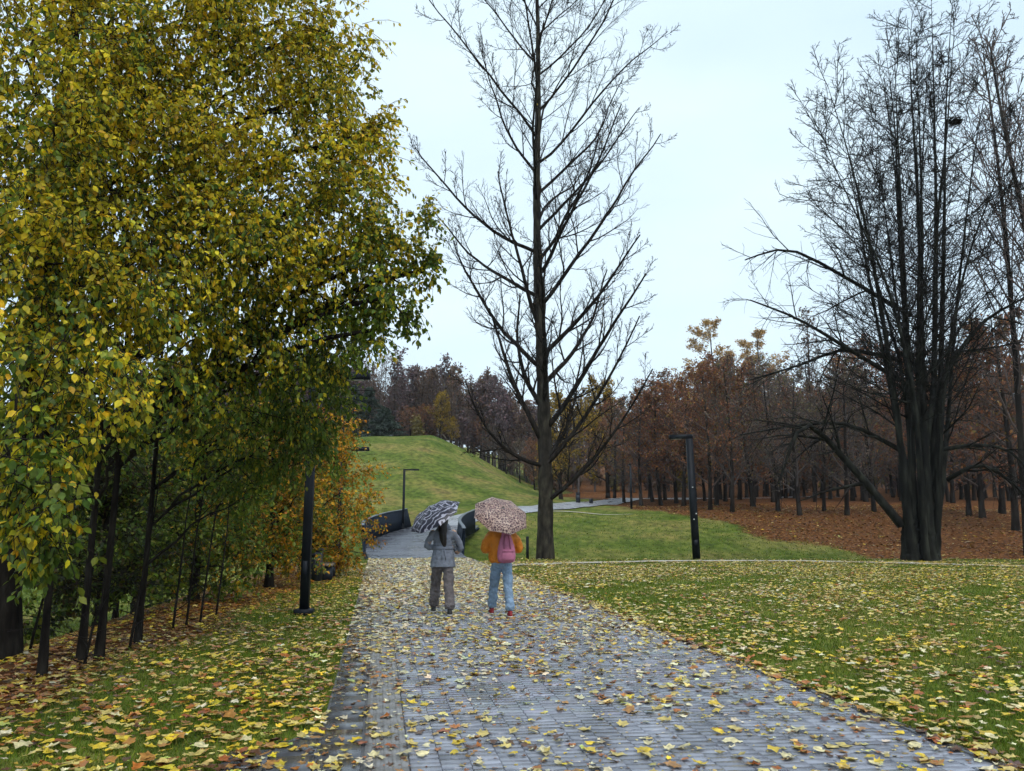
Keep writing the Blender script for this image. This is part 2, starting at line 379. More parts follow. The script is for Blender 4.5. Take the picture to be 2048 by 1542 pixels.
# dark border slabs and the tactile strip
ST, SF = brick_tpl(0.30, 0.40, 0.032, 0.005, 0.008)
slab_me = raw_mesh('border_slab', ST, [SF]); slab_me.materials.append(M['slab'])
tm = MB(); tv, tf = brick_tpl(0.30, 0.30, 0.030, 0.004, 0.006); tm.add(tv, tf)
for q in range(5):
    a, b = brick_tpl(0.032, 0.27, 0.006, 0.003, 0.0); tm.add(a + np.array([-0.112 + 0.056 * q, 0, 0.0295]), b)
tact_me = tm.mesh('tactile_tile'); tact_me.materials.append(M['tactile'])
def lay(name, me_, u, s):
    c = pw(u, s); o = bpy.data.objects.new(name, me_); COL.objects.link(o); o.parent = path_o
    o.location = (c[0], c[1], rng.normal(0, 0.0015)); o.rotation_euler = (0, 0, PRZ)
for i in range(-9, 72): lay('border_slab', slab_me, 0.15, i * 0.4 + 0.2)
for i in range(-13, 97): lay('tactile_tile', tact_me, 0.465, i * 0.3)
et, ef = brick_tpl(0.08, 0.5, 0.04, 0.006, 0.006); edge_me = raw_mesh('edging_stone', et, [ef]); edge_me.materials.append(M['slab'])
for i in range(-9, 58): lay('edging_stone', edge_me, 4.462, i * 0.5)
for r in range(7):                                     # slabs of the side junction
    for q in range(6):
        u, s = -0.16 - 0.31 * q, -1.25 - 0.41 * r + (0.2 if q % 2 else 0)
        if s < -1.05 - 1.75 * max(0.0, -u - 0.1) - 0.15: lay('border_slab', slab_me, u, s)

# gravel footpath, far asphalt path
def strip(name, P2, width, dz, m, label, cat, nseg=6):
    P2 = np.asarray(P2); Tn = unit(np.gradient(P2, axis=0)); Nn = np.c_[Tn[:, 1], -Tn[:, 0]]
    us = np.linspace(-0.5, 0.5, nseg + 1); wv = np.broadcast_to(np.asarray(width, float), (len(P2),))
    XY = P2[:, None] + Nn[:, None] * (us[None, :, None] * wv[:, None, None])
    Z = terr(XY[..., 0], XY[..., 1]) + dz
    V = np.concatenate([XY, Z[..., None]], -1).reshape(-1, 3)
    k = nseg + 1; ix = np.arange(len(V)).reshape(-1, k)
    F = np.stack([ix[:-1, :-1], ix[:-1, 1:], ix[1:, 1:], ix[1:, :-1]], -1).reshape(-1, 4)
    return tag(link(name, raw_mesh(name, V, [F], None, True), m), label, cat, kind='structure')
strip('footpath', FPs, 0.95 + 0.2 * np.sin(np.arange(80) * 0.9), 0.036, M['gravel'], 'thin pale gravel footpath curving along the far edge of the lawn', 'path', 2)
far_c = resample([(-4.2, 53.0), (-4.0, 55), (-3.0, 58), (-0.5, 61), (3.0, 65.5), (6.6, 72), (10.2, 79), (16.5, 86), (27, 92), (40, 98)], 120)
strip('park_path', far_c, np.interp(np.arange(120), [0, 15, 38, 52, 68, 80, 120], [4.0, 2.8, 2.8, 4.2, 4.4, 3.4, 3.0]), 0.07, M['asphalt'], 'pale wet asphalt path curving up past the hill into the grove', 'path')
spur = resample([(1.5, 61.8), (4.0, 61.3), (6.5, 60.8), (9.0, 60.5)], 40)
strip('park_path', spur, np.linspace(0.3, 0.14, 40), 0.06, M['gravel'], 'narrow pale spur path branching across the grass below the grove', 'path', 2)

# ------------------------------------------------------------------ bridge
br = empty('footbridge', (-4.3, 36.2, 0)); tag(br, 'curved plank footbridge with solid dark navy parapets beyond the walkers', 'bridge')
bo = np.array([-4.3, 36.2, 0.0])
def deck_z(y): return np.interp(y, [36, 37.5, 42, 48, 53.5], [0.03, 0.08, 0.48, 1.0, 1.42])
Lc = resample([(-6.35, 36.3), (-7.1, 39.5), (-7.55, 42.5), (-7.45, 46), (-7.0, 49.5), (-6.35, 53.4)], 110)
Rc = resample([(-1.95, 36.3), (-2.55, 39.5), (-2.95, 42.5), (-2.95, 46), (-2.7, 49.5), (-2.2, 53.4)], 110)
dk = MB()
for i in range(109):
    a, b, c, d = Lc[i], Rc[i], Rc[i] + (Rc[i + 1] - Rc[i]) * 0.93, Lc[i] + (Lc[i + 1] - Lc[i]) * 0.93
    z = deck_z((a[1] + c[1]) / 2) + rng.normal(0, 0.004)
    q = np.array([[*a, z], [*b, z], [*c, z + 0.011], [*d, z + 0.011]]); V = np.concatenate([q - [0, 0, 0.05], q]) - bo
    dk.add(V, np.array([[4, 5, 6, 7], [0, 1, 5, 4], [1, 2, 6, 5], [2, 3, 7, 6], [3, 0, 4, 7]]), np.array([0.13, 0.14, 0.17]) * rng.uniform(0.75, 1.2))
tag(dk.build('deck_planks', M['plank'], br), kind='stuff')
bm_ = MB()
for C_ in (Lc, Rc):
    pts = np.c_[C_[::6], deck_z(C_[::6, 1]) - 0.2]; bm_.tubes(pts - bo, np.full(len(pts), 0.11), 4)
mid = (Lc + Rc) / 2; pts = np.c_[mid[::6], deck_z(mid[::6, 1]) - 0.22]; bm_.tubes(pts - bo, np.full(len(pts), 0.12), 4)
bm_.build('beam', M['navy'], br)
for sgn, C_, y0, y1 in ((-1, Lc, 40.3, 52.6), (1, Rc, 38.6, 51.6)):
    sel = C_[(C_[:, 1] > y0) & (C_[:, 1] < y1)]
    n = len(sel); Tn = unit(np.gradient(sel, axis=0)); No = np.c_[-Tn[:, 1], Tn[:, 0]] * (-sgn) * -1
    t = np.linspace(0, 1, n); h = 1.12 + 0.08 * np.sin(t * 3.1)
    zt = deck_z(sel[:, 1])
    out_n = np.c_[np.full(n, sgn), np.zeros(n)]
    def ring(off, z, sh):
        p = sel + out_n * off + Tn * sh[:, None]; return np.c_[p, z]
    rake = np.interp(t, [0, 0.1, 0.86, 1], [0.5, 0, 0, -0.75])
    A = ring(-0.02, zt - 0.25, rake * 0); B = ring(0.14, zt - 0.25, rake * 0); Cc = ring(0.26, zt + h, rake); D = ring(0.12, zt + h, rake)
    V = np.stack([A, B, Cc, D], 1).reshape(-1, 3) - bo; ix = np.arange(len(V)).reshape(n, 4)
    F = np.concatenate([np.stack([ix[:-1, j], ix[:-1, (j + 1) % 4], ix[1:, (j + 1) % 4], ix[1:, j]], -1) for j in range(4)])
    pm = MB(); pm.add(V, [F, ix[:1], ix[-1:, ::-1]])
    po = pm.build('parapet', M['navy'], br)
    rr_ = MB(); E = [ring(0.10, zt + h + 0.003, rake), ring(0.28, zt + h + 0.003, rake), ring(0.28, zt + h + 0.028, rake), ring(0.10, zt + h + 0.028, rake)]
    V = np.stack(E, 1).reshape(-1, 3) - bo; rr_.add(V, [F, ix[:1], ix[-1:, ::-1]]); rr_.build('top_rail', M['navy_rim'], po)
# abutment block at the near right corner
ab = MB(); ab.box(np.array([-2.35, 37.6, -0.5]) - bo, (0.5, 2.2, 0.9)); ab.build('abutment', M['concrete'], br)

# ------------------------------------------------------------------ lamps, bins, benches, bollard
def lamp(x, y, h, w, arm, adir, label, head=0.14, base=True, d=None, stick=False, lean=0.0):
    z = float(terr(x, y)); o = empty('street_lamp', (x, y, z)); tag(o, label, 'lamp', 'angled black park lamps')
    d = d or w
    m = MB(); m.box((0, 0, h / 2), (w, d, h), taper=0.06); m.build('post', M['lamp_black'], o)
    L_ = arm; c, s = math.cos(adir), math.sin(adir)
    a = MB(); a.box((c * (L_ / 2 - w * 0.3), s * (L_ / 2 - w * 0.3), h + head / 2 + 0.002), (L_ + w * 0.4, max(d * 0.95, 0.12), head), adir, taper=0.02); arm_o = a.build('arm', M['lamp_black'], o)
    g = MB(); g.box((c * (L_ * 0.62), s * (L_ * 0.62), h - 0.006), (L_ * 0.5, d * 0.6, 0.012), adir); g.build('diffuser', M['diffuser'], arm_o)
    if base:
        b = MB(); b.box((0, 0, 0.05), (w * 2.05, w * 2.05, 0.1)); b.build('base_plate', M['lamp_black'], o)
    p = MB(); p.box((0, -d / 2 - 0.004, 0.75), (w * 0.55, 0.008, 0.36)); p.build('access_panel', M['lamp_black'], o)
    if stick:
        for zz, xx in ((2.1, 0.09), (1.85, -0.03), (0.75, 0.03), (3.3, 0.0)):
            q = MB(); q.box((xx, -d / 2 - 0.0035, zz), (0.06, 0.006, 0.05)); q.build('sticker', M['sticker'], o)
    o.rotation_euler = (0, lean, 0)
    return o
lamp(-3.66, 14.5, 4.2, 0.145, 1.05, 0.0, 'black park lamp rising into the yellow leaves beside the brick path')
lamp(-6.15, 28.8, 4.15, 0.15, 1.0, 0.0, 'black park lamp almost hidden in the orange hornbeam, only its arm showing')
lamp(W(1393, 1112, 37.0)[0], 37.0, 5.55, 0.31, 0.95, math.pi, 'tall free-standing black lamp with short arm at the lawn edge', 0.2, False, 0.24, True, -0.025)
lamp(W(806, 1060, 50.5)[0], 50.5, 4.25, 0.14, 0.95, 0.0, 'slim black lamp behind the bridge parapet in front of the grass hill', 0.09, False)
lamp(W(1263, 1017, 66)[0], 66.0, 3.6, 0.17, 0.8, math.pi * 0.5, 'distant black lamp at the mouth of the grove by the pale path', 0.12, False)

def litter_bin(x, y, label, s=1.0):
    o = empty('litter_bin', (x, y, float(terr(x, y)))); tag(o, label, 'litter bin', 'dark litter bins beside benches')
    b = MB(); b.box((0, 0, 0.43 * s), (0.34 * s, 0.34 * s, 0.82 * s)); b.build('body', M['bin'], o)
    l = MB(); l.box((0, 0, 0.87 * s), (0.38 * s, 0.38 * s, 0.05 * s)); l.build('lid', M['bin'], o)
    f = MB(); f.box((0, -0.172 * s, 0.72 * s), (0.22 * s, 0.006, 0.1 * s)); f.build('opening', M['lamp_black'], o)
def bench(x, y, rz, label):
    o = empty('park_bench', (x, y, float(terr(x, y))), rz); tag(o, label, 'bench', 'low dark park benches')
    for yy in (-0.7, 0.7):
        b = MB(); b.box((0, yy, 0.2), (0.42, 0.16, 0.4)); b.build('support', M['bin'], o)
    for q in range(4):
        p = MB(); p.box((-0.165 + 0.11 * q, 0, 0.425), (0.095, 1.8, 0.045)); p.build('seat_plank', M['wood'], o)
litter_bin(W(629, 1163, 22.3)[0], 22.3, 'dark litter bin half hidden behind the near lamp post')
bench(W(649, 1160, 23.2)[0], 23.4, 0.16, 'low dark bench end-on behind the litter bin under the hornbeam')
litter_bin(W(1156, 998, 74)[0], 74.0, 'small distant dark litter bin on the grass beside the pale path', 1.1)
bench(W(1170, 998, 74)[0], 74.3, 0.9, 'tiny dark bench beside the distant bin at the grove edge')
bo_ = empty('bollard', (W(1055, 1115, 36.8)[0], 36.8, float(terr(0.7, 36.8)))); tag(bo_, 'short black bollard standing next to the bare poplar trunk', 'bollard')
q = MB(); q.tubes(np.array([[0, 0, -0.05], [0, 0, 0.5], [0, 0, 1.0], [0, 0, 1.04]]), np.array([0.065, 0.065, 0.065, 0.05]), 12, cap=True); q.build('post', M['lamp_black'], bo_, True)
q = MB(); q.tubes(np.array([[0, 0, 0], [0, 0, 0.03]]), np.array([0.11, 0.10]), 12, cap=True); q.build('base_plate', M['lamp_black'], bo_)
hx, hy = W(896, 881, 107)[0], 107.0
hm = empty('hilltop_marker', (hx, hy, float(terr(hx, hy)))); tag(hm, 'tiny pale grey block with a slanting stick on the hill crest', 'marker')
q = MB(); q.box((0, 0, 0.2), (0.5, 0.35, 0.5), taper=0.2); q.build('block', M['concrete'], hm)
q = MB(); q.tubes(np.array([[0, 0, 0.4], [-0.35, 0, 0.85], [-0.75, 0, 1.3]]), np.array([0.05, 0.05, 0.04]), 6, cap=True); q.build('stick', M['wood'], hm)
# ------------------------------------------------------------------ trees
def grow(P, R, m, t0, t1, ang, av, L, k, up, wob, rr, rmin, lenf=None, flat=0.0):
    """m children on each parent polyline; returns (n*m, k, 3) polylines and their radii"""
    n, K, _ = P.shape
    t = t0 + (t1 - t0) * (np.arange(m)[None] + rng.random((n, m))) / m
    f = t * (K - 1); i = np.clip(f.astype(int), 0, K - 2); f = (f - i)[..., None]
    ar = np.arange(n)[:, None]
    base = P[ar, i] * (1 - f) + P[ar, i + 1] * f; tan = unit(P[ar, i + 1] - P[ar, i])
    rad = R[ar, i] * (1 - f[..., 0]) + R[ar, i + 1] * f[..., 0]
    plen = np.linalg.norm(np.diff(P, axis=1), axis=-1).sum(1)
    ref = np.where(np.abs(tan[..., 2:3]) > 0.9, np.array([1., 0, 0]), np.array([0., 0, 1.]))
    u = unit(np.cross(tan, ref)); v = np.cross(tan, u)
    az = (np.arange(m) * 2.4)[None] + rng.random((n, 1)) * 6.28 + rng.normal(0, 0.4, (n, m))
    a = ang + rng.normal(0, av, (n, m))
    side = u * np.cos(az)[..., None] + v * np.sin(az)[..., None]
    d = tan * np.cos(a)[..., None] + side * np.sin(a)[..., None]
    if flat: d[..., 2] *= (1 - flat); d = unit(d)
    ln = L * (plen[:, None] if L < 1 else 1.0) * (lenf(t) if lenf else (1.15 - 0.75 * t)) * rng.uniform(0.65, 1.25, (n, m))
    d = d.reshape(-1, 3); base = base.reshape(-1, 3); ln = ln.reshape(-1); r0 = np.maximum(rad.reshape(-1) * rr, rmin)
    out = np.empty((n * m, k, 3)); out[:, 0] = base
    st = (ln / (k - 1))[:, None]
    for j in range(1, k):
        d = unit(d + np.array([0, 0, up]) / (k - 1) + rng.normal(0, wob, d.shape))
        out[:, j] = out[:, j - 1] + d * st
    R2 = np.maximum(r0[:, None] * np.linspace(1, 0.25, k)[None], rmin * 0.7)
    return out, R2
def bez(a, b, c, k):
    t = np.linspace(0, 1, k)[:, None]; return a * (1 - t) ** 2 + 2 * b * t * (1 - t) + c * t * t

OV = np.array([[0, 0, 0], [-0.27, 0.22, 0.05], [-0.31, 0.55, 0.06], [0, 1.0, -0.08], [0.31, 0.55, 0.06], [0.27, 0.22, 0.05]])
OVF = np.array([[0, 3, 2, 1], [0, 5, 4, 3]])
def add_leaves(mb, pos, d, nrm, size, col, tpl=OV, tf=OVF):
    d = unit(d); x = unit(np.cross(d, nrm)); z = np.cross(x, d)
    V = pos[:, None] + size[:, None, None] * (x[:, None] * tpl[None, :, :1] + d[:, None] * tpl[None, :, 1:2] + z[:, None] * tpl[None, :, 2:3])
    k = len(tpl); F = (tf[None] + (np.arange(len(pos)) * k)[:, None, None]).reshape(-1, tf.shape[1])
    mb.add(V, F, np.repeat(col, k, 0))
def pick(cols, w, n, jit=0.14):
    cols = np.array(cols); w = np.array(w, float); i = rng.choice(len(cols), n, p=w / w.sum())
    return cols[i] * np.exp(rng.normal(0, jit, (n, 1))) * (1 + rng.normal(0, 0.05, (n, 3)))
YEL = [(0.62, 0.48, 0.022), (0.52, 0.43, 0.024), (0.38, 0.35, 0.024), (0.66, 0.41, 0.02)]
GRN = [(0.10, 0.16, 0.02), (0.155, 0.205, 0.022), (0.22, 0.24, 0.025), (0.07, 0.12, 0.02)]
ORG = [(0.62, 0.30, 0.02), (0.52, 0.32, 0.022), (0.22, 0.19, 0.028), (0.44, 0.17, 0.02), (0.12, 0.13, 0.024)]

def leafy_tree(name, label, cat, group, base, top, tr, lobes, lsize=0.095, bark='bark_dark', pal=None, droop=0.45, twk=1.0, lean=None, per=9):
    """base: ground point; lobes: (centre, radius, twigs, greenness); a limb runs from the stem into each lobe"""
    base = np.array(base, float); root = empty(name, base); tag(root, label, cat, group)
    k = 12; t = np.linspace(0, 1, k)[:, None]
    top = np.array(top, float)
    trunk = base + (top - base) * t; trunk[:, :2] += 0.06 * np.sin(t * 5 + np.array([[0.3, 1.9]])) * t
    tr_r = tr * (1 - 0.75 * t[:, 0]); tr_r[0] *= 1.55; trunk[0, 2] -= 0.15
    tb = MB(); tb.tubes(trunk - base, tr_r, 10); tb.V[-1] = tb.V[-1] + rng.normal(0, tr * 0.035, tb.V[-1].shape)
    bb = MB(); tw = MB(); lf = MB()
    for (c, r, n, g) in lobes:
        c = np.array(c, float); r3 = np.broadcast_to(np.asarray(r, float), (3,))
        hd = np.linalg.norm(c[:2] - base[:2])
        zt = np.clip(c[2] - 0.55 * hd, base[2] + 0.22 * (top[2] - base[2]), top[2] - 0.1)
        f = (zt - base[2]) / (top[2] - base[2]); s = base + (top - base) * f
        i = int(np.clip(f * (k - 1), 0, k - 1)); s = trunk[i]
        mid_ = (s + c) / 2 + np.array([0, 0, 0.18 * hd])
        limb = bez(s, mid_, c, 9); limb[1:-1] += rng.normal(0, 0.035, (7, 3))
        lr = max(0.018, min(tr * 0.5, 0.02 + 0.011 * hd)) * np.linspace(1, 0.35, 9)
        bb.tubes(limb - base, lr, 6)
        P1, R1 = grow(limb[None], lr[None], 7, 0.35, 1.0, 0.8, 0.25, 1.0, 6, -0.1, 0.10, 0.6, 0.007, lambda t_: 1.25 * r3.mean() * np.ones_like(t_))
        bb.tubes(P1 - base, R1, 4)
        n = int(n * twk)
        nc = max(6, n // 12); cl = unit(rng.normal(size=(nc, 3))) * (rng.random((nc, 1)) ** 0.42); ci = rng.integers(0, nc, n); q = cl[ci] + rng.normal(0, 0.17, (n, 3)); st = c + q * r3 * 0.9
        ctint = np.exp(rng.normal(0, 0.16, nc))[ci]; cgrn = rng.normal(0, 0.2, nc)[ci]
        dr = unit(q * 0.7 + rng.normal(0, 0.45, (n, 3)) + np.array([0, 0, -droop * 0.5]))
        ln = rng.uniform(0.28, 0.6, n) * min(1.0, 0.5 + 0.5 * r3.mean())
        tp = np.empty((n, 4, 3)); tp[:, 0] = st; dd = dr
        for j in range(1, 4):
            dd = unit(dd + np.array([0, 0, -droop * 0.35]) + rng.normal(0, 0.1, dd.shape)); tp[:, j] = tp[:, j - 1] + dd * (ln / 3)[:, None]
        tw.tubes(tp - base, np.tile([0.0045, 0.0035, 0.003, 0.0018], (n, 1)), 3)
        tl = rng.random((n, per)) * 2.98; i0 = tl.astype(int); ff = (tl - i0)[..., None]; ar = np.arange(n)[:, None]
        lp = (tp[ar, i0] * (1 - ff) + tp[ar, i0 + 1] * ff).reshape(-1, 3)
        td = np.repeat(dd, per, 0); m_ = len(lp)
        ld = unit(td * 0.45 + rng.normal(0, 0.5, (m_, 3)) + np.array([0, 0, -droop]))
        nr = rng.normal(0, 0.55, (m_, 3)) + np.array([0, 0, 0.75]) + 0.3 * unit(lp - c)
        sz = lsize * np.clip(rng.normal(1, 0.28, m_), 0.45, 1.7)
        gm = rng.random(m_) < np.clip(g * 1.25 + np.repeat(cgrn, per), 0, 1)
        if pal is None: cc = np.where(gm[:, None], pick(GRN, [3, 3, 2, 2], m_), pick(YEL, [3, 3, 1.6, 1.2], m_))
        else: cc = np.where(gm[:, None], pick(GRN, [3, 2, 2, 2], m_), pick(pal[0], pal[1], m_))
        add_leaves(lf, lp + ld * 0.012 - base, ld, nr, sz, cc * np.repeat(ctint, per)[:, None])
    tb.build('trunk', M[bark], root, True); bb.build('branches', M[bark], root, True)
    tag(tw.build('twigs', M['twig'], root), kind='stuff'); tag(lf.build('crown', M['leaf'], root), kind='stuff')
    return root

def lobe(px, py, Y, r, n, g): return (W(px, py, Y), r, n, g)
def gz(x, y): return (x, y, float(terr(x, y)))
LG = 'leafy trees on the bank beside the path'
# the big linden whose limbs fan out over the path
A = [lobe(60, 60, 8.6, 1.25, 230, .12), lobe(230, 30, 9.2, 1.25, 210, .10), lobe(400, 20, 9.6, 1.2, 170, .10), lobe(560, 40, 10, 1.05, 150, .12), lobe(655, 60, 10.3, 0.6, 80, .1),
     lobe(80, -190, 9.2, 1.5, 190, .12), lobe(330, -210, 10, 1.5, 170, .1), lobe(540, -190, 10.4, 1.2, 130, .1), lobe(640, -330, 10.8, 1.0, 70, .1),
     lobe(110, 220, 8.3, 1.15, 230, .15), lobe(290, 190, 9.0, 1.1, 180, .12), lobe(470, 180, 9.8, 1.1, 150, .14), lobe(640, 190, 10.2, 0.9, 150, .12), lobe(730, 265, 10.4, 0.5, 75, .15),
     lobe(60, 370, 7.8, 1.0, 190, .25), lobe(240, 350, 8.6, 1.0, 170, .2), lobe(410, 340, 9.3, 0.95, 140, .22), lobe(560, 340, 9.9, 0.95, 150, .2), lobe(700, 380, 10.3, 0.75, 120, .25),
     lobe(800, 480, 10.2, 0.5, 80, .42), lobe(740, 520, 10.0, 0.62, 75, .5), lobe(600, 490, 9.8, 0.95, 190, .35), lobe(440, 500, 9.2, 0.95, 190, .3), lobe(270, 510, 8.4, 0.9, 170, .3), lobe(90, 520, 7.6, 0.85, 160, .32),
     lobe(790, 590, 9.9, 0.42, 50, .75), lobe(745, 660, 9.9, 0.34, 30, .85), lobe(850, 540, 10.2, 0.25, 20, .6)]
bx, by, bz = gz(-6.45, 10.3)
leafy_tree('linden_tree', 'big yellow-green linden with thick dark trunk spreading limbs over the path', 'tree', LG, (bx, by, bz), (-6.2, 10.4, 9.6), 0.25, A, 0.060, twk=2.2, per=11, droop=0.6)
B1 = [lobe(60, 650, 7.2, 0.75, 130, .4), lobe(190, 640, 7.6, 0.7, 110, .4), lobe(70, 800, 6.6, 0.55, 80, .45), lobe(200, 790, 7.2, 0.55, 60, .45), lobe(60, 930, 6.2, 0.42, 60, .5), lobe(90, 1030, 6.0, 0.33, 42, .55), lobe(20, 1040, 6.0, 0.3, 30, .5)]
leafy_tree('young_linden', 'slender leaning tree nearest the viewer with low hanging green-yellow leaves', 'tree', LG, gz(-4.93, 8.75), (-5.0, 8.6, 6.2), 0.040, B1, 0.066, twk=1.5, droop=0.75)
B2 = [lobe(340, 640, 9.0, 0.75, 130, .45), lobe(480, 640, 9.6, 0.8, 150, .45), lobe(330, 770, 8.8, 0.6, 70, .55), lobe(250, 850, 8.6, 0.4, 30, .5)]
leafy_tree('young_linden', 'thin dark stem, first of the close pair on the bank', 'tree', LG, gz(-4.98, 9.6), (-5.05, 9.7, 6.4), 0.044, B2, 0.062, twk=1.4, droop=0.75)
B3 = [lobe(610, 640, 10.2, 0.75, 150, .6), lobe(680, 690, 10.6, 0.4, 55, .75), lobe(560, 770, 10.6, 0.7, 120, .75), lobe(450, 780, 10.0, 0.6, 80, .6)]
leafy_tree('young_linden', 'thin dark stem, second of the close pair on the bank', 'tree', LG, gz(-4.85, 9.75), (-4.85, 9.9, 6.2), 0.046, B3, 0.06, twk=1.8, droop=0.7)
B4 = [lobe(640, 790, 11.6, 0.62, 110, .85), lobe(560, 880, 11.6, 0.62, 110, .85), lobe(640, 880, 12.2, 0.42, 60, .85), lobe(450, 900, 11.2, 0.5, 60, .7), lobe(500, 990, 11.6, 0.42, 45, .8), lobe(590, 700, 11.8, 0.7, 80, .7)]
leafy_tree('young_linden', 'slim dark tree with green leaves in front of the near lamp top', 'tree', LG, gz(-5.02, 11.1), (-5.0, 11.3, 5.6), 0.043, B4, 0.062, twk=1.6, droop=0.7)
# hornbeams further along, orange and gold
HG = 'orange hornbeams along the bank'
SHADE_PAL = ([(0.045, 0.06, 0.018), (0.03, 0.045, 0.015), (0.07, 0.055, 0.02), (0.10, 0.07, 0.02)], [3, 3, 2, 1])  # rear hornbeams: dark canopy interior put into the leaf colours
def hornbeam(x, y, h, rw, label, g, n=1.0, pal=(ORG, [2.5, 3, 2, 1.2, 1.2]), size=0.085):
    x, y, z = gz(x, y); L_ = []
    for i in range(int(13)):
        f = 0.12 + 0.86 * (i + 0.5) / 13; a = i * 2.4
        rad = rw * (1 - abs(f - 0.38) * 0.95) * 0.62
        L_.append(((x + math.cos(a) * rad, y + math.sin(a) * rad, z + h * f), (rw * 0.47, rw * 0.47, rw * 0.36), int(95 * n), g))
    return leafy_tree('hornbeam_tree', label, 'tree', HG, (x, y, z), (x, y, z + h * 0.9), 0.10, L_, size, pal=pal, droop=0.2)
hornbeam(-6.1, 24.5, 5.1, 2.2, 'orange-gold hornbeam spreading beside the bridge approach', .15, 1.7, (ORG, [4, 3, 1.2, 2.4, .6]))
hornbeam(-6.0, 20.2, 4.6, 1.5, 'yellow-brown hornbeam right behind the near lamp post', .35, 1.2)
hornbeam(-6.6, 17.0, 4.2, 1.5, 'dull green hornbeam hedging the bank between lamp and thin stems', .62, 1.1, (ORG, [1, 3, 3, .5, 3]))
hornbeam(-7.6, 29.5, 5.2, 1.9, 'green hornbeam against the bridge parapet', .75, 1.0)
hornbeam(-7.3, 14.6, 3.6, 1.35, 'brownish hornbeam in deep shade behind the thin stems', .3, 0.9, SHADE_PAL)
hornbeam(-9.6, 21.0, 6.5, 2.3, 'tall green hornbeam beyond the bank edge', .75, 1.0, SHADE_PAL, size=0.11)
hornbeam(-10.4, 15.5, 6.8, 2.4, 'tall dark hornbeam standing in the low ground beyond the bank', .5, 1.0, SHADE_PAL, size=0.11)
hornbeam(-13.0, 27.0, 7.5, 3.0, 'broad dark green hornbeam far behind the lindens', .4, 1.0, SHADE_PAL, size=0.13)
hornbeam(-16.0, 20.0, 8.0, 3.2, 'large dark hornbeam closing the view behind the big trunk', .4, 1.0, SHADE_PAL, size=0.13)
hornbeam(-11.5, 35.0, 7.0, 2.8, 'green hornbeam in the hollow short of the hill', .8, 1.0, size=0.13)
# leafless saplings on the bank
def sapling(px, py, Y, h, lean, label):
    x, y = W(px, py, Y)[:2]; z = float(terr(x, y)); root = empty('sapling', (x, y, z)); tag(root, label, 'sapling', 'thin saplings on the bank')
    k = 8; t = np.linspace(0, 1, k)[:, None]
    P = np.array([0, 0, -0.1]) + np.array([lean, 0.1, h]) * t; P[:, :2] += rng.normal(0, 0.02, (k, 2)) * t
    R = np.linspace(0.02, 0.006, k); m = MB(); m.tubes(P, R, 6); m.build('trunk', M['bark_dark'], root, True)
    P1, R1 = grow(P[None], R[None], 13, 0.12, 1, 1.15, 0.25, 1.0, 6, -0.25, 0.10, 0.4, 0.004, lambda t_: 1.0 - 0.5 * t_)
    P2, R2 = grow(P1, R1, 6, 0.2, 1, 0.8, 0.3, 0.45, 4, -0.2, 0.12, 0.6, 0.003)
    b = MB(); b.tubes(P1, R1, 4); b.tubes(P2, R2, 3); tag(b.build('twigs', M['twig'], root), kind='stuff')
sapling(345, 1252, 12.4, 3.0, 0.15, 'first thin leafless sapling after the slim dark trunk')
sapling(372, 1243, 12.8, 2.8, 0.1, 'second thin leafless sapling along the bank')
sapling(400, 1232, 13.4, 2.9, 0.2, 'third thin leafless sapling along the bank')
sapling(432, 1218, 14.2, 2.8, 0.15, 'fourth thin leafless sapling along the bank')
sapling(165, 1318, 9.3, 1.1, 0.12, 'knee-high leafless sapling beside the close pair of stems')
sapling(258, 1290, 10.6, 2.4, 0.2, 'twiggy leafless sapling between the close pair and the slim dark tree')
sapling(60, 1270, 10.9, 2.4, 0.3, 'twiggy leafless sapling beside the thick linden trunk')

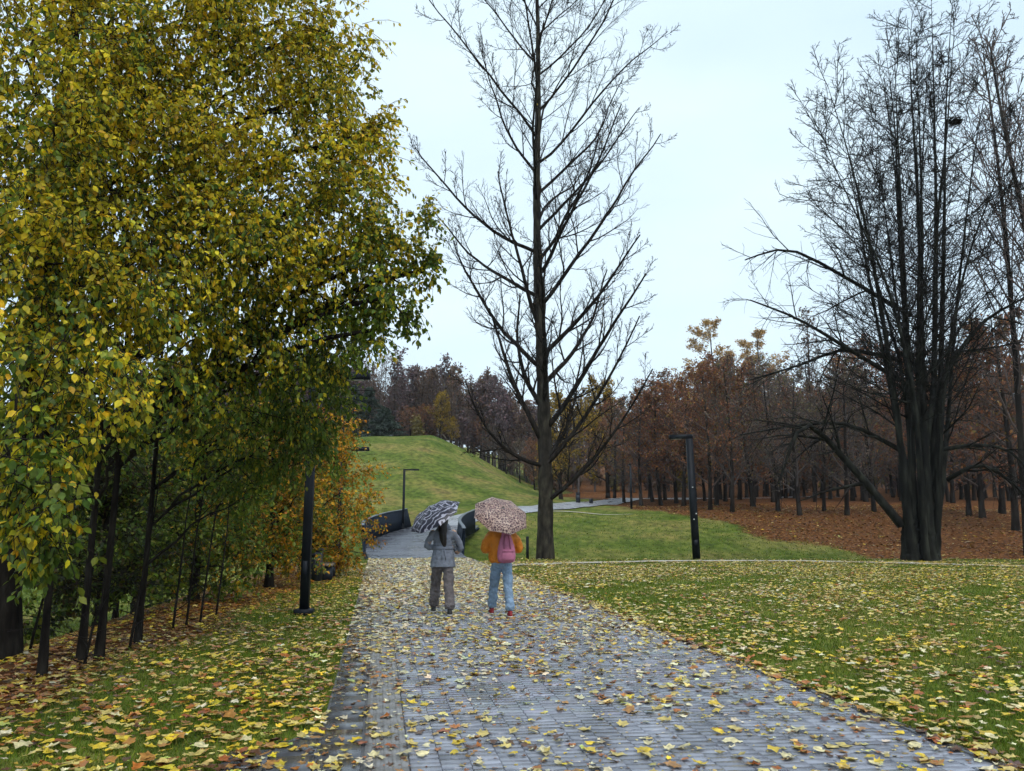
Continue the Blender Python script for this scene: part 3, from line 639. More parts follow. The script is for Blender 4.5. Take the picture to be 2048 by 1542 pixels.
# ---- the bare poplar in the middle
def make_poplar():
    x, y, z = gz(W(1090, 1115, 36.4)[0], 36.4); root = empty('poplar_tree', (x, y, z))
    tag(root, 'tall bare poplar with straight trunk in the middle of the view', 'tree')
    k = 24; t = np.linspace(0, 1, k); H = 36.0
    P = np.stack([-0.4 * t + 0.10 * np.sin(t * 11), 0.25 * np.sin(t * 6), -0.2 + H * t], 1)
    R = 0.345 * (1 - t) ** 1.25 + 0.025; R[0] = 0.44; R[1] = 0.36
    P = resample(P, 70); R = np.interp(np.linspace(0, 23, 70), np.arange(24), R) * (1 + rng.normal(0, 0.03, 70))
    m = MB(); m.tubes(P, R, 14); m.V[-1] = m.V[-1] + rng.normal(0, 0.012, m.V[-1].shape); m.build('trunk', M['bark_poplar'], root, True)
    lf1 = lambda t_: np.interp(t_, [0.10, 0.2, 0.35, 0.6, 0.8, 1], [5.2, 7.6, 9.6, 9.6, 7.2, 2.5])
    P1, R1 = grow(P[None], R[None], 42, 0.115, 0.97, 0.78, 0.16, 1.0, 14, 0.62, 0.065, 0.45, 0.028, lf1)
    # the low limb that leaves the trunk at head height and the drooping one opposite
    lowR = bez(np.array([0.1, 0, 2.6]), np.array([2.6, -0.2, 4.2]), np.array([5.0, -0.4, 8.6]), 14)[None]
    lowL = bez(np.array([-0.1, 0, 4.2]), np.array([-2.6, -0.6, 4.6]), np.array([-3.6, -0.8, 8.0]), 14)[None]
    lowM = bez(np.array([0.15, 0, 4.3]), np.array([2.4, -0.6, 6.6]), np.array([4.4, -0.8, 11.0]), 14)[None]
    P1 = np.concatenate([P1, lowR, lowL, lowM]); R1 = np.concatenate([R1, np.linspace(0.12, 0.03, 14)[None], np.linspace(0.11, 0.025, 14)[None], np.linspace(0.12, 0.03, 14)[None]])
    P2, R2 = grow(P1, R1, 12, 0.12, 0.98, 0.66, 0.22, 0.34, 8, 0.6, 0.09, 0.5, 0.016)
    P3, R3 = grow(P2, R2, 9, 0.12, 1.0, 0.66, 0.25, 0.40, 5, 0.35, 0.09, 0.6, 0.011)
    P4, R4 = grow(P3, R3, 5, 0.2, 1.0, 0.7, 0.25, 0.42, 3, 0.2, 0.12, 0.7, 0.009)
    m = MB(); m.tubes(P1, R1, 7); m.tubes(P2, R2, 5); m.build('branches', M['bark_dark'], root, True)
    m = MB(); m.tubes(P3, R3, 3); m.tubes(P4, R4, 3); tag(m.build('twigs', M['twig'], root), kind='stuff')
    ends = np.concatenate([P3[:, 2], P2[:, 4], P1[:, 3], P1[:, 6]]); w = np.exp(-np.clip(ends[:, 2] - 5, 0, 30) / 9); 
    s = ends[rng.choice(len(ends), 1500, p=w / w.sum())] + rng.normal(0, 0.07, (1500, 3))
    lf = MB(); add_leaves(lf, s, rng.normal(size=(1500, 3)) + [0, 0, -0.8], rng.normal(size=(1500, 3)), rng.uniform(0.05, 0.095, 1500), pick([(0.05, 0.035, 0.02), (0.09, 0.06, 0.02), (0.4, 0.25, 0.03)], [5, 2, 1.3], 1500))
    tag(lf.build('last_leaves', M['leaf'], root), kind='stuff')
make_poplar()

# ---- the multi-stemmed bare linden at the right
def make_multistem():
    x, y, z = gz(W(1840, 1118, 34.8)[0], 34.8); root = empty('bare_linden', (x, y, z)); base = np.array([x, y, z])
    tag(root, 'huge leafless many-stemmed tree with fused double trunk at the lawn edge', 'tree')
    def T(px, py, dy=0.0): return W(px, py, 34.8 + dy) - base
    stems = [  # start offset, way-points as measured, base radius
        ([-0.42, 0, -0.2], (1812, 1000), (1790, 800), (1745, 520), (1700, 320), (1655, 170), 0.42),
        ([-0.15, .2, -0.2], (1828, 1000), (1818, 780), (1800, 480), (1790, 260), (1770, 90), 0.36),
        ([0.30, 0, -0.2], (1855, 1000), (1845, 760), (1838, 450), (1825, 220), (1815, 40), 0.46),
        ([0.40, .25, -0.2], (1866, 1000), (1868, 780), (1872, 450), (1868, 200), (1862, -20), 0.46),
        ([0.55, 0, -0.2], (1872, 1000), (1880, 800), (1888, 480), (1892, 220), (1905, 0), 0.44),
        ([0.60, .3, -0.2], (1880, 1000), (1895, 850), (1915, 600), (1950, 300), (1985, 120), 0.34),
        ([0.10, -.3, -0.2], (1842, 960), (1822, 760), (1770, 560), (1690, 380), (1640, 260), 0.30),
        ([-0.3, .4, -0.2], (1822, 960), (1806, 760), (1765, 600), (1720, 440), (1690, 230), 0.26),
        ([0.6, -.2, -0.2], (1878, 980), (1890, 760), (1930, 540), (1985, 380), (2040, 250), 0.28)]
    P0_, R0_ = [], []
    for i, s in enumerate(stems):
        dy = [-0.5, 0.8, -0.3, 1.1, 0.1, 1.0, -1.5, 1.6, -0.9][i]
        pts = [np.array(s[0])] + [T(*s[1 + j], dy * (j + 1) * 0.5) for j in range(5)]
        P0_.append(resample(pts, 18)); t = np.linspace(0, 1, 18); r = s[6] * 0.95 * ((1 - t) ** 1.35 * 0.95 + 0.035); R0_.append(r)
    for i in range(7):                                   # slender stems between the main ones
        tx = rng.uniform(1660, 2010); ty = np.interp(tx, [1640, 1760, 1880, 1960, 2040], [250, 110, 20, 70, 230]) + rng.uniform(0, 120); bx_ = 1842 + (tx - 1842) * 0.16; dy = rng.uniform(-2.2, 2.2)
        pts = [np.array([(bx_ - 1842) * 0.022, dy * 0.12, -0.2])] + [T(bx_ + (tx - bx_) * f_ + rng.normal(0, 6), 1000 + (ty - 1000) * g_, dy * g_) for f_, g_ in ((0.0, 0.0), (0.2, 0.25), (0.5, 0.55), (0.8, 0.8), (1, 1))]
        P0_.append(resample(pts, 18)); t = np.linspace(0, 1, 18); R0_.append(rng.uniform(0.13, 0.22) * ((1 - t) ** 1.1 * 0.95 + 0.05))
    P0a = np.array(P0_); R0a = np.array(R0_); R0a[:9] *= 0.60; R0a[9:] *= 0.75
    m = MB()
    for Pi, Ri in zip(P0a, R0a):
        Q = resample(Pi, 60); q = np.interp(np.linspace(0, 17, 60), np.arange(18), Ri) * (1 + rng.normal(0, 0.05, 60)); m.tubes(Q, q, 12); m.V[-1] = m.V[-1] + rng.normal(0, 0.018, m.V[-1].shape) * np.clip(np.repeat(q, 12)[:, None] * 4, 0.1, 1)
    for (sx, sy, h_, r0) in ((-0.40, 0.05, 2.0, 0.40), (0.40, 0.0, 2.8, 0.42), (0.0, 0.25, 1.6, 0.40)):     # the fused butt
        t = np.linspace(0, 1, 26); Q = np.stack([sx + 0.1 * t, sy + 0 * t, -0.25 + h_ * t], 1); q = r0 * (1 + 0.22 * np.exp(-t * 9)) * (1 - 0.28 * t) * (1 + rng.normal(0, 0.02, 26)); q[-1] *= 0.5
        m.tubes(Q, q, 16, cap=True); m.V[-1] = m.V[-1] + rng.normal(0, 0.02, m.V[-1].shape)
    m.build('trunk', M['bark_linden'], root, True)
    lf1 = lambda t_: np.interp(t_, [0.2, 0.35, 0.55, 0.8, 1], [4.0, 4.8, 4.2, 3.2, 2.0])
    P1, R1 = grow(P0a, R0a, 20, 0.33, 0.995, 0.85, 0.25, 1.0, 9, 0.4, 0.085, 0.36, 0.02, lf1)
    low = [[T(1803, 1050), T(1700, 930, -.5), T(1610, 850, -1.5), T(1560, 960, -2)], [T(1800, 900), T(1700, 850, -.5), T(1600, 850, -1), T(1480, 870, -1.5)],
           [T(1800, 760), T(1700, 700, -1), T(1600, 640, -1.5), T(1500, 600, -2)], [T(1800, 720), T(1690, 700, .5), T(1600, 730, .5), T(1500, 760, 0)],
           [T(1880, 900), T(1960, 890, -1), T(2030, 910, -1.5), T(2090, 990, -2)], [T(1895, 960), T(1960, 930, -1), T(2030, 970, -1), T(2060, 1010, -1)],
           [T(1800, 620), T(1700, 560, 0), T(1580, 500, -1), T(1490, 520, -2)], [T(1885, 750), T(1960, 650, 0), T(2040, 600, 0), T(2110, 560, 0)]]
    Pl = np.array([resample(l, 9) for l in low]); Rl = np.tile(np.linspace(0.11, 0.028, 9), (len(low), 1)); Rl[0] = np.linspace(0.2, 0.04, 9)
    P1 = np.concatenate([P1, Pl]); R1 = np.concatenate([R1, Rl])
    P2, R2 = grow(P1, R1, 9, 0.12, 1.0, 0.72, 0.22, 0.42, 7, 0.05, 0.09, 0.55, 0.014)
    P3, R3 = grow(P2, R2, 8, 0.12, 1.0, 0.7, 0.28, 0.46, 4, 0.0, 0.13, 0.65, 0.0105)
    Pl2, Rl2 = grow(Pl, Rl, 9, 0.35, 1.0, 1.1, 0.3, 1.6, 7, -0.9, 0.12, 0.4, 0.011, lambda t_: np.ones_like(t_))
    P3b, R3b = grow(Pl2, Rl2, 6, 0.15, 1.0, 0.7, 0.25, 0.4, 4, -0.3, 0.14, 0.65, 0.008)
    m = MB(); m.tubes(P1, R1, 6); m.tubes(P2, R2, 4); m.tubes(Pl2, Rl2, 4); m.build('branches', M['bark_linden'], root, True)
    m = MB(); m.tubes(P3, R3, 3); m.tubes(P3b, R3b, 3); tag(m.build('twigs', M['twig'], root), kind='stuff')
    nest = MB(); c = W(1910, 243, 35.2)
    for i in range(70):
        a = rng.random() * 6.28; h = rng.normal(0, 0.07); r_ = 0.2 + rng.normal(0, 0.05)
        p = c + np.array([math.cos(a) * r_, math.sin(a) * r_, h]); d = np.array([-math.sin(a), math.cos(a), rng.normal(0, 0.3)]) * 0.22
        nest.tubes(np.array([p - d, p + [math.cos(a) * .04, math.sin(a) * .04, 0], p + d]), np.full(3, 0.013), 4)
    nest.loft([(c[0], c[1], c[2] - 0.13, 0.06, 0.06), (c[0], c[1], c[2] - 0.08, 0.2, 0.2), (c[0], c[1], c[2] + 0.02, 0.23, 0.23), (c[0], c[1], c[2] + 0.05, 0.12, 0.12)], 10)
    tag(nest.build('bird_nest', M['bark_dark']), 'dark round twig nest high in the many-stemmed bare tree', 'nest')
make_multistem()

# ---- grove trees: a few shapes, copied one by one
def proto(h, kind, seed):
    global rng
    keep = rng; rng = np.random.default_rng(seed)
    k = 12; t = np.linspace(0, 1, k); P = np.stack([0.25 * np.sin(t * 4 + seed), 0.25 * np.sin(t * 3 + 2 * seed), -0.3 + h * t], 1)
    r = {'larch': 0.16, 'birch': 0.10}.get(kind, 0.17); R = r * (1 - t) ** 0.8 + 0.02; R[0] *= 1.3
    a = MB(); a.tubes(P, R, 8); me_t = a.mesh('trunk', True)
    spread = {'oak': 0.36, 'bare': 0.32, 'birch': 0.24, 'yellow': 0.34, 'larch': 0.22}[kind] * h
    ang = {'oak': 0.95, 'bare': 0.85, 'birch': 0.62, 'yellow': 0.95, 'larch': 1.0}[kind]
    lf1 = lambda t_: spread * np.interp(t_, [0.15, 0.35, 0.6, 1], [0.8, 1.1, 0.9, 0.3])
    P1, R1 = grow(P[None], R[None], 30, 0.16 if kind != 'birch' else 0.22, 0.99, ang, 0.2, 1.0, 7, 0.3, 0.08, 0.42, 0.02, lf1)
    P2, R2 = grow(P1, R1, 8, 0.2, 1.0, 0.75, 0.25, 0.42, 5, 0.25, 0.1, 0.6, 0.014)
    P3, R3 = grow(P2, R2, 6, 0.2, 1.0, 0.7, 0.25, 0.5, 3, 0.2, 0.12, 0.7, 0.011)
    b = MB(); b.tubes(P1, R1, 5); b.tubes(P2, R2, 3); b.tubes(P3, R3, 3)
    me_b = b.mesh('branches', True)
    me_l = None
    nl = {'oak': 4200, 'bare': 1700, 'birch': 700, 'yellow': 5200, 'larch': 9500}[kind]
    c3 = P3[:, 1:].reshape(-1, 3); s = c3[rng.integers(0, len(c3), nl)] + rng.normal(0, 0.12, (nl, 3))
    pal = {'oak': ([(0.26, 0.098, 0.05), (0.20, 0.092, 0.052), (0.33, 0.15, 0.052), (0.14, 0.082, 0.06), (0.25, 0.17, 0.045)], [3, 3, 1.6, 2.4, .8]),
           'bare': ([(0.16, 0.11, 0.08), (0.11, 0.085, 0.07), (0.15, 0.13, 0.06)], [1, 1, .6]), 'birch': ([(0.16, 0.10, 0.05), (0.1, 0.07, 0.05)], [1, 1]),
           'yellow': ([(0.38, 0.24, 0.03), (0.28, 0.18, 0.03), (0.16, 0.12, 0.03)], [3, 3, 2]), 'larch': ([(0.52, 0.33, 0.12), (0.40, 0.25, 0.10), (0.6, 0.42, 0.2)], [2, 2, 1])}[kind]
    l = MB(); add_leaves(l, s, rng.normal(size=(nl, 3)) + [0, 0, -0.4], rng.normal(size=(nl, 3)) + [0, 0, 0.6], rng.uniform(0.11, 0.24, nl), pick(*pal, nl))
    me_l = l.mesh('crown')
    me_t.materials.append(M['bark_forest']); me_l.materials.append(M['leaf_far'])
    me_b.materials.append(M['twig_red'] if kind in ('oak', 'larch', 'birch') else M['twig_grey'] if kind == 'bare' else M['bark_forest'])
    rng = keep
    return me_t, me_b, me_l, h
PR = {'oak0': proto(11, 'oak', 1), 'oak1': proto(11, 'oak', 2), 'oak2': proto(12, 'oak', 3), 'bare0': proto(12, 'bare', 4), 'bare1': proto(13, 'bare', 5), 'bare2': proto(11, 'bare', 9),
      'birch0': proto(15, 'birch', 6), 'birch1': proto(14, 'birch', 10), 'yellow0': proto(9, 'yellow', 7), 'larch0': proto(22, 'larch', 8)}
def plant(key, x, y, s, label, group, name='grove_tree', sxy=1.0, bare=False):
    z = float(terr(x, y)); root = empty(name, (x, y, z), rng.random() * 6.28); root.scale = (s * sxy, s * sxy, s); tag(root, label, 'tree', group)
    for nm, me_ in zip(('trunk', 'branches', 'crown')[:2 if bare else 3], PR[key][:3]):
        o = bpy.data.objects.new(nm, me_); COL.objects.link(o); o.parent = root
    return root
def tree_at(key, px, py, top_py, label, group, name='grove_tree', Y=None, sxy=1.0, bare=False):
    """foot where the sight line meets the terrain"""
    if Y is None:
        ys = np.arange(46, 120, 0.25); pts = np.array([W(px, py, q) for q in ys]); d = pts[:, 2] - terr(pts[:, 0], pts[:, 1])
        i = np.where(d < 0.0)[0]; Y = ys[i[0]] if len(i) else 80.0
    p = W(px, py, Y); zb = float(terr(p[0], Y)); zt = W(px, top_py, Y)[2]
    return plant(key, p[0], Y, max(0.35, (zt - zb) / PR[key][3]), label, group, name, sxy, bare)
KN = {'oak': 'russet-leaved', 'bare': 'bare grey-brown', 'birch': 'slim bare', 'yellow': 'golden', 'larch': 'pale gold'}
ORD = ['first', 'second', 'third', 'fourth', 'fifth', 'sixth', 'seventh', 'eighth', 'ninth', 'tenth', 'eleventh', 'twelfth', 'thirteenth', 'fourteenth', 'fifteenth', 'sixteenth', 'seventeenth', 'eighteenth', 'nineteenth', 'twentieth', 'twenty-first', 'twenty-second', 'twenty-third', 'twenty-fourth']
FG = 'trees of the brown grove behind the lawn'
front = [('oak0', 1231, 998, 790), ('bare0', 1250, 1006, 800), ('oak1', 1286, 1012, 775), ('bare2', 1302, 1004, 790), ('oak2', 1321, 1011, 770), ('oak0', 1352, 1006, 780), ('oak1', 1375, 1012, 765),
         ('oak2', 1420, 1020, 745), ('oak0', 1436, 1012, 735), ('bare1', 1462, 1024, 730), ('oak1', 1500, 1013, 725), ('bare0', 1549, 1023, 735), ('bare2', 1600, 1030, 740), ('bare1', 1652, 1022, 745),
         ('bare0', 1700, 1030, 730), ('bare2', 1745, 1024, 740), ('bare1', 1912, 1006, 720), ('bare0', 1936, 1031, 700), ('oak1', 1976, 1036, 690), ('bare2', 2006, 1028, 660), ('oak0', 2032, 1062, 640)]
cnt = {}
for key, px, py, tp in front:
    zone = 'from the distant lamp' if px < 1385 else 'past the tall lamp' if px < 1780 else 'past the many-stemmed tree'
    cnt[zone] = cnt.get(zone, 0) + 1
    tree_at(key, px, py, tp + rng.normal(0, 8), f'{ORD[cnt[zone]-1]} front-row trunk {zone}, {KN[key[:-1]]} tree of the grove', FG)
back_spots = []
for i in range(900):
    x = rng.uniform(2, 66); y = rng.uniform(74, 112)
    if x < 10 + (y - 78) * 0.45: continue
    if np.min(np.hypot(far_c[:, 0] - x, far_c[:, 1] - y)) < 2.8: continue
    if any(math.hypot(x - a, y - b) < 3.4 for a, b in back_spots): continue
    back_spots.append((x, y))
    if len(back_spots) >= 84: break
zones = [(1180, 'behind the bare poplar'), (1385, 'between the poplar and the tall lamp'), (1560, 'just past the tall lamp'), (1800, 'short of the many-stemmed tree'), (9999, 'beyond the many-stemmed tree')]
pending = []
for x, y in back_spots:
    px = project(np.array([x, y, 4.0]))[0]
    key = random.choice(['oak0', 'oak1', 'oak2', 'oak0', 'bare0'] if px < 1560 else ['bare0', 'oak2', 'bare2', 'oak1', 'birch0'])
    pending.append((px, key, x, y))
seen_ = {}
for px, key, x, y in sorted(pending):
    zn = next(z for lim, z in zones if px < lim); kk = (KN[key[:-1]], zn); seen_[kk] = seen_.get(kk, 0) + 1
    plant(key, x, y, rng.uniform(0.8, 1.15) * (0.95 if px < 1380 else 1.1), f'{KN[key[:-1]]} tree deep in the grove {zn}', FG) if seen_[kk] > 24 else plant(key, x, y, rng.uniform(0.8, 1.15) * (0.95 if px < 1380 else 1.1), f'{ORD[seen_[kk]-1]} {KN[key[:-1]]} tree deep in the grove {zn}', FG)
# accents
tree_at('yellow0', 1122, 985, 790, 'golden small-leaved tree right behind the poplar trunk', FG, Y=82, sxy=0.9)
tree_at('yellow0', 1208, 985, 765, 'golden treetop above the grove beside the poplar', FG, Y=92)
tree_at('yellow0', 1392, 1000, 850, 'low golden tree directly behind the tall lamp', FG, Y=84)
tree_at('larch0', 1432, 1000, 640, 'pale gold larch spire above the grove, the taller one', FG, Y=104, sxy=1.2)
tree_at('larch0', 1532, 1000, 662, 'pale gold larch spire nearer the many-stemmed tree', FG, Y=104, sxy=1.3)
tree_at('larch0', 1485, 1000, 705, 'short pale gold larch between the two spires', FG, Y=110)
tree_at('birch0', 2062, 1085, 90, 'tall reddish bare tree at the very edge of the view', FG, Y=46, sxy=0.8, bare=True)
tree_at('birch1', 2120, 1085, 60, 'tall reddish bare tree just outside the lawn corner', FG, Y=44, sxy=0.9, bare=True)
# hilltop wood
HW = 'trees along the hill crest'
hx_ = [712, 728, 742, 757, 770, 786, 799, 815, 828, 842, 858, 872, 886, 902, 918, 935]
for i, px in enumerate(hx_):
    tp = np.interp(px, [712, 760, 830, 890, 940], [735, 728, 735, 750, 800]) + rng.normal(0, 7)
    tree_at(['birch0', 'birch1'][i % 2], px, 900, tp, f'{ORD[i] if i < 14 else "last but one" if i == 14 else "last"} bare purple-brown birch along the hill crest', HW, 'birch_tree', Y=122 + rng.uniform(-5, 10), sxy=0.8)
for i, (key, px, tp, Y, sx) in enumerate([('oak1', 820, 815, 117, 1.3), ('oak0', 850, 812, 118, 1.4), ('oak2', 960, 835, 120, 1.2), ('bare0', 985, 850, 118, 1.2), ('bare1', 1012, 868, 116, 1.2), ('bare2', 1040, 880, 112, 1.2), ('oak0', 1066, 880, 108, 1.1)]):
    tree_at(key, px, 905, tp, f'{ORD[i]} {KN[key[:-1]]} low tree on the shoulder of the hill', HW, 'hill_tree', Y=Y, sxy=sx)
tree_at('yellow0', 880, 900, 785, 'ochre rounded tree on the hill crest in front of the birches', HW, 'hill_tree', Y=116, sxy=0.85)
tree_at('yellow0', 905, 900, 835, 'lower ochre tree joined to the rounded one on the hill crest', HW, 'hill_tree', Y=115, sxy=0.9)

def conifer(px, py, top, Y, rw, label):
    p = W(px, py, Y); x, y, z = gz(p[0], Y); h = W(px, top, Y)[2] - z
    root = empty('spruce_tree', (x, y, z)); tag(root, label, 'tree', 'dark spruces on the hill crest')
    P = np.stack([np.zeros(8), np.zeros(8), np.linspace(-0.2, h, 8)], 1); R = np.linspace(0.2, 0.02, 8); m = MB(); m.tubes(P, R, 7); m.build('trunk', M['bark_dark'], root, True)
    P1, R1 = grow(P[None], R[None], 95, 0.05, 0.99, 1.65, 0.12, 1.0, 6, 0.15, 0.05, 0.3, 0.015, lambda t_: rw * (1.05 - t_))
    b = MB(); b.tubes(P1, R1, 3); b.build('branches', M['bark_dark'], root)
    n = 6500; i = rng.integers(0, len(P1), n); f = rng.random(n) ** 0.7 * 4.98; j = f.astype(int); q = P1[i, j] + (P1[i, j + 1] - P1[i, j]) * (f - j)[:, None] + rng.normal(0, 0.08, (n, 3))
    d = unit(P1[i, 5] - P1[i, 0]) * 0.6 + rng.normal(0, 0.4, (n, 3)) + [0, 0, -0.35]
    l = MB(); add_leaves(l, q, d, rng.normal(size=(n, 3)) + [0, 0, 1], rng.uniform(0.2, 0.42, n), pick([(0.018, 0.035, 0.024), (0.03, 0.05, 0.033), (0.045, 0.065, 0.045)], [2, 2, 1], n), OV * np.array([0.5, 1, 1]))
    l.build('crown', M['needle'], root)
conifer(735, 898, 775, 114, 4.6, 'dark spruce at the crest above the orange hornbeam, the taller one')
conifer(768, 898, 815, 113, 3.8, 'dark spruce at the crest, lower and nearer the birches')
conifer(705, 898, 770, 116, 4.2, 'dark spruce at the crest mostly behind the orange hornbeam')
# ---- the wood far behind, one mass
def far_wood():
    mb = MB(); lf = MB()
    def one(x, y, h, kind):
        z = float(terr(x, y)); k = 5; t = np.linspace(0, 1, k)
        P = np.stack([x + 0.3 * rng.normal() * t, y + 0 * t, z - 0.3 + h * t], 1); R = 0.16 * (1 - t) + 0.025
        mb.tubes(P, R, 4)
        P1, R1 = grow(P[None], R[None], 20, 0.15, 0.99, 0.7, 0.2, 1.0, 4, 0.4, 0.1, 0.4, 0.03, lambda t_: h * 0.26 * np.interp(t_, [0.1, 0.4, 1], [0.9, 1.1, 0.4]))
        P2, R2 = grow(P1, R1, 8, 0.2, 1, 0.7, 0.25, 0.5, 3, 0.4, 0.1, 0.6, 0.02)
        mb.tubes(P1, R1, 3); mb.tubes(P2, R2, 3)
        n = {'b': 800, 'o': 1000, 'y': 1000}[kind]; c = P2.reshape(-1, 3)[rng.integers(0, len(P2) * 3, n)] + rng.normal(0, 0.25, (n, 3))
        pal = {'b': [(0.16, 0.105, 0.105), (0.12, 0.085, 0.09)], 'o': [(0.17, 0.10, 0.07), (0.13, 0.09, 0.06)], 'y': [(0.22, 0.17, 0.05), (0.16, 0.13, 0.05)]}[kind]
        add_leaves(lf, c, rng.normal(size=(n, 3)), rng.normal(size=(n, 3)), rng.uniform(0.22, 0.5, n), pick(pal, [1, 1], n))
    for i in range(190): one(rng.uniform(-60, 6), rng.uniform(118, 146), rng.uniform(10, 14.5), 'b' if rng.random() < 0.7 else 'o')
    for i in range(120):
        x = rng.uniform(2, 105); one(x, rng.uniform(114, 150), rng.uniform(9, 14), rng.choice(['b', 'o', 'o', 'y']))
    for i in range(70): one(rng.uniform(-22, 100), rng.uniform(112, 124), rng.uniform(3, 6), rng.choice(['o', 'o', 'y', 'b']))
    root = empty('far_wood', (0, 0, 0)); tag(root, 'brown-purple wood massed behind the hill and the grove', 'wood', kind='stuff')
    tag(mb.build('branches', M['twig_grey'], root), kind='stuff'); tag(lf.build('foliage', M['leaf_far'], root), kind='stuff')
far_wood()
# ------------------------------------------------------------------ people
def fabric(name, c, rough=0.85, k=0.75, scale=9, bump=0.25, bscale=120):
    return mat(name, [tuple(v * k for v in c), c, tuple(min(1, v * 1.15) for v in c)], scale, rough, bump, bscale)
M['coat'] = fabric('coat_wool', (0.175, 0.195, 0.245)); M['trousers'] = fabric('trousers_twill', (0.12, 0.105, 0.11)); M['jacket'] = fabric('jacket_padded', (0.52, 0.165, 0.006), 0.6)
M['jeans'] = fabric('jeans_denim', (0.17, 0.25, 0.36)); M['pink'] = fabric('pink_canvas', (0.40, 0.13, 0.22), 0.7); M['pink_d'] = fabric('pink_webbing', (0.28, 0.08, 0.14), 0.7)
M['skin'] = fabric('skin', (0.5, 0.31, 0.22), 0.5, 0.9, 6, 0.05); M['hair'] = mat('hair', [(0.006, 0.004, 0.004), (0.02, 0.014, 0.012)], 40, 0.4, 0.4, 90, (1, 1, 0.08))
M['shoe_dark'] = fabric('shoe_dark', (0.02, 0.02, 0.022), 0.5); M['shoe_red'] = fabric('shoe_red', (0.23, 0.012, 0.018), 0.55); M['sole'] = fabric('sole', (0.5, 0.48, 0.46), 0.6)
M['steel'] = mat('steel', [(0.25, 0.25, 0.26), (0.35, 0.35, 0.36)], 5, 0.3, metal=0.9)

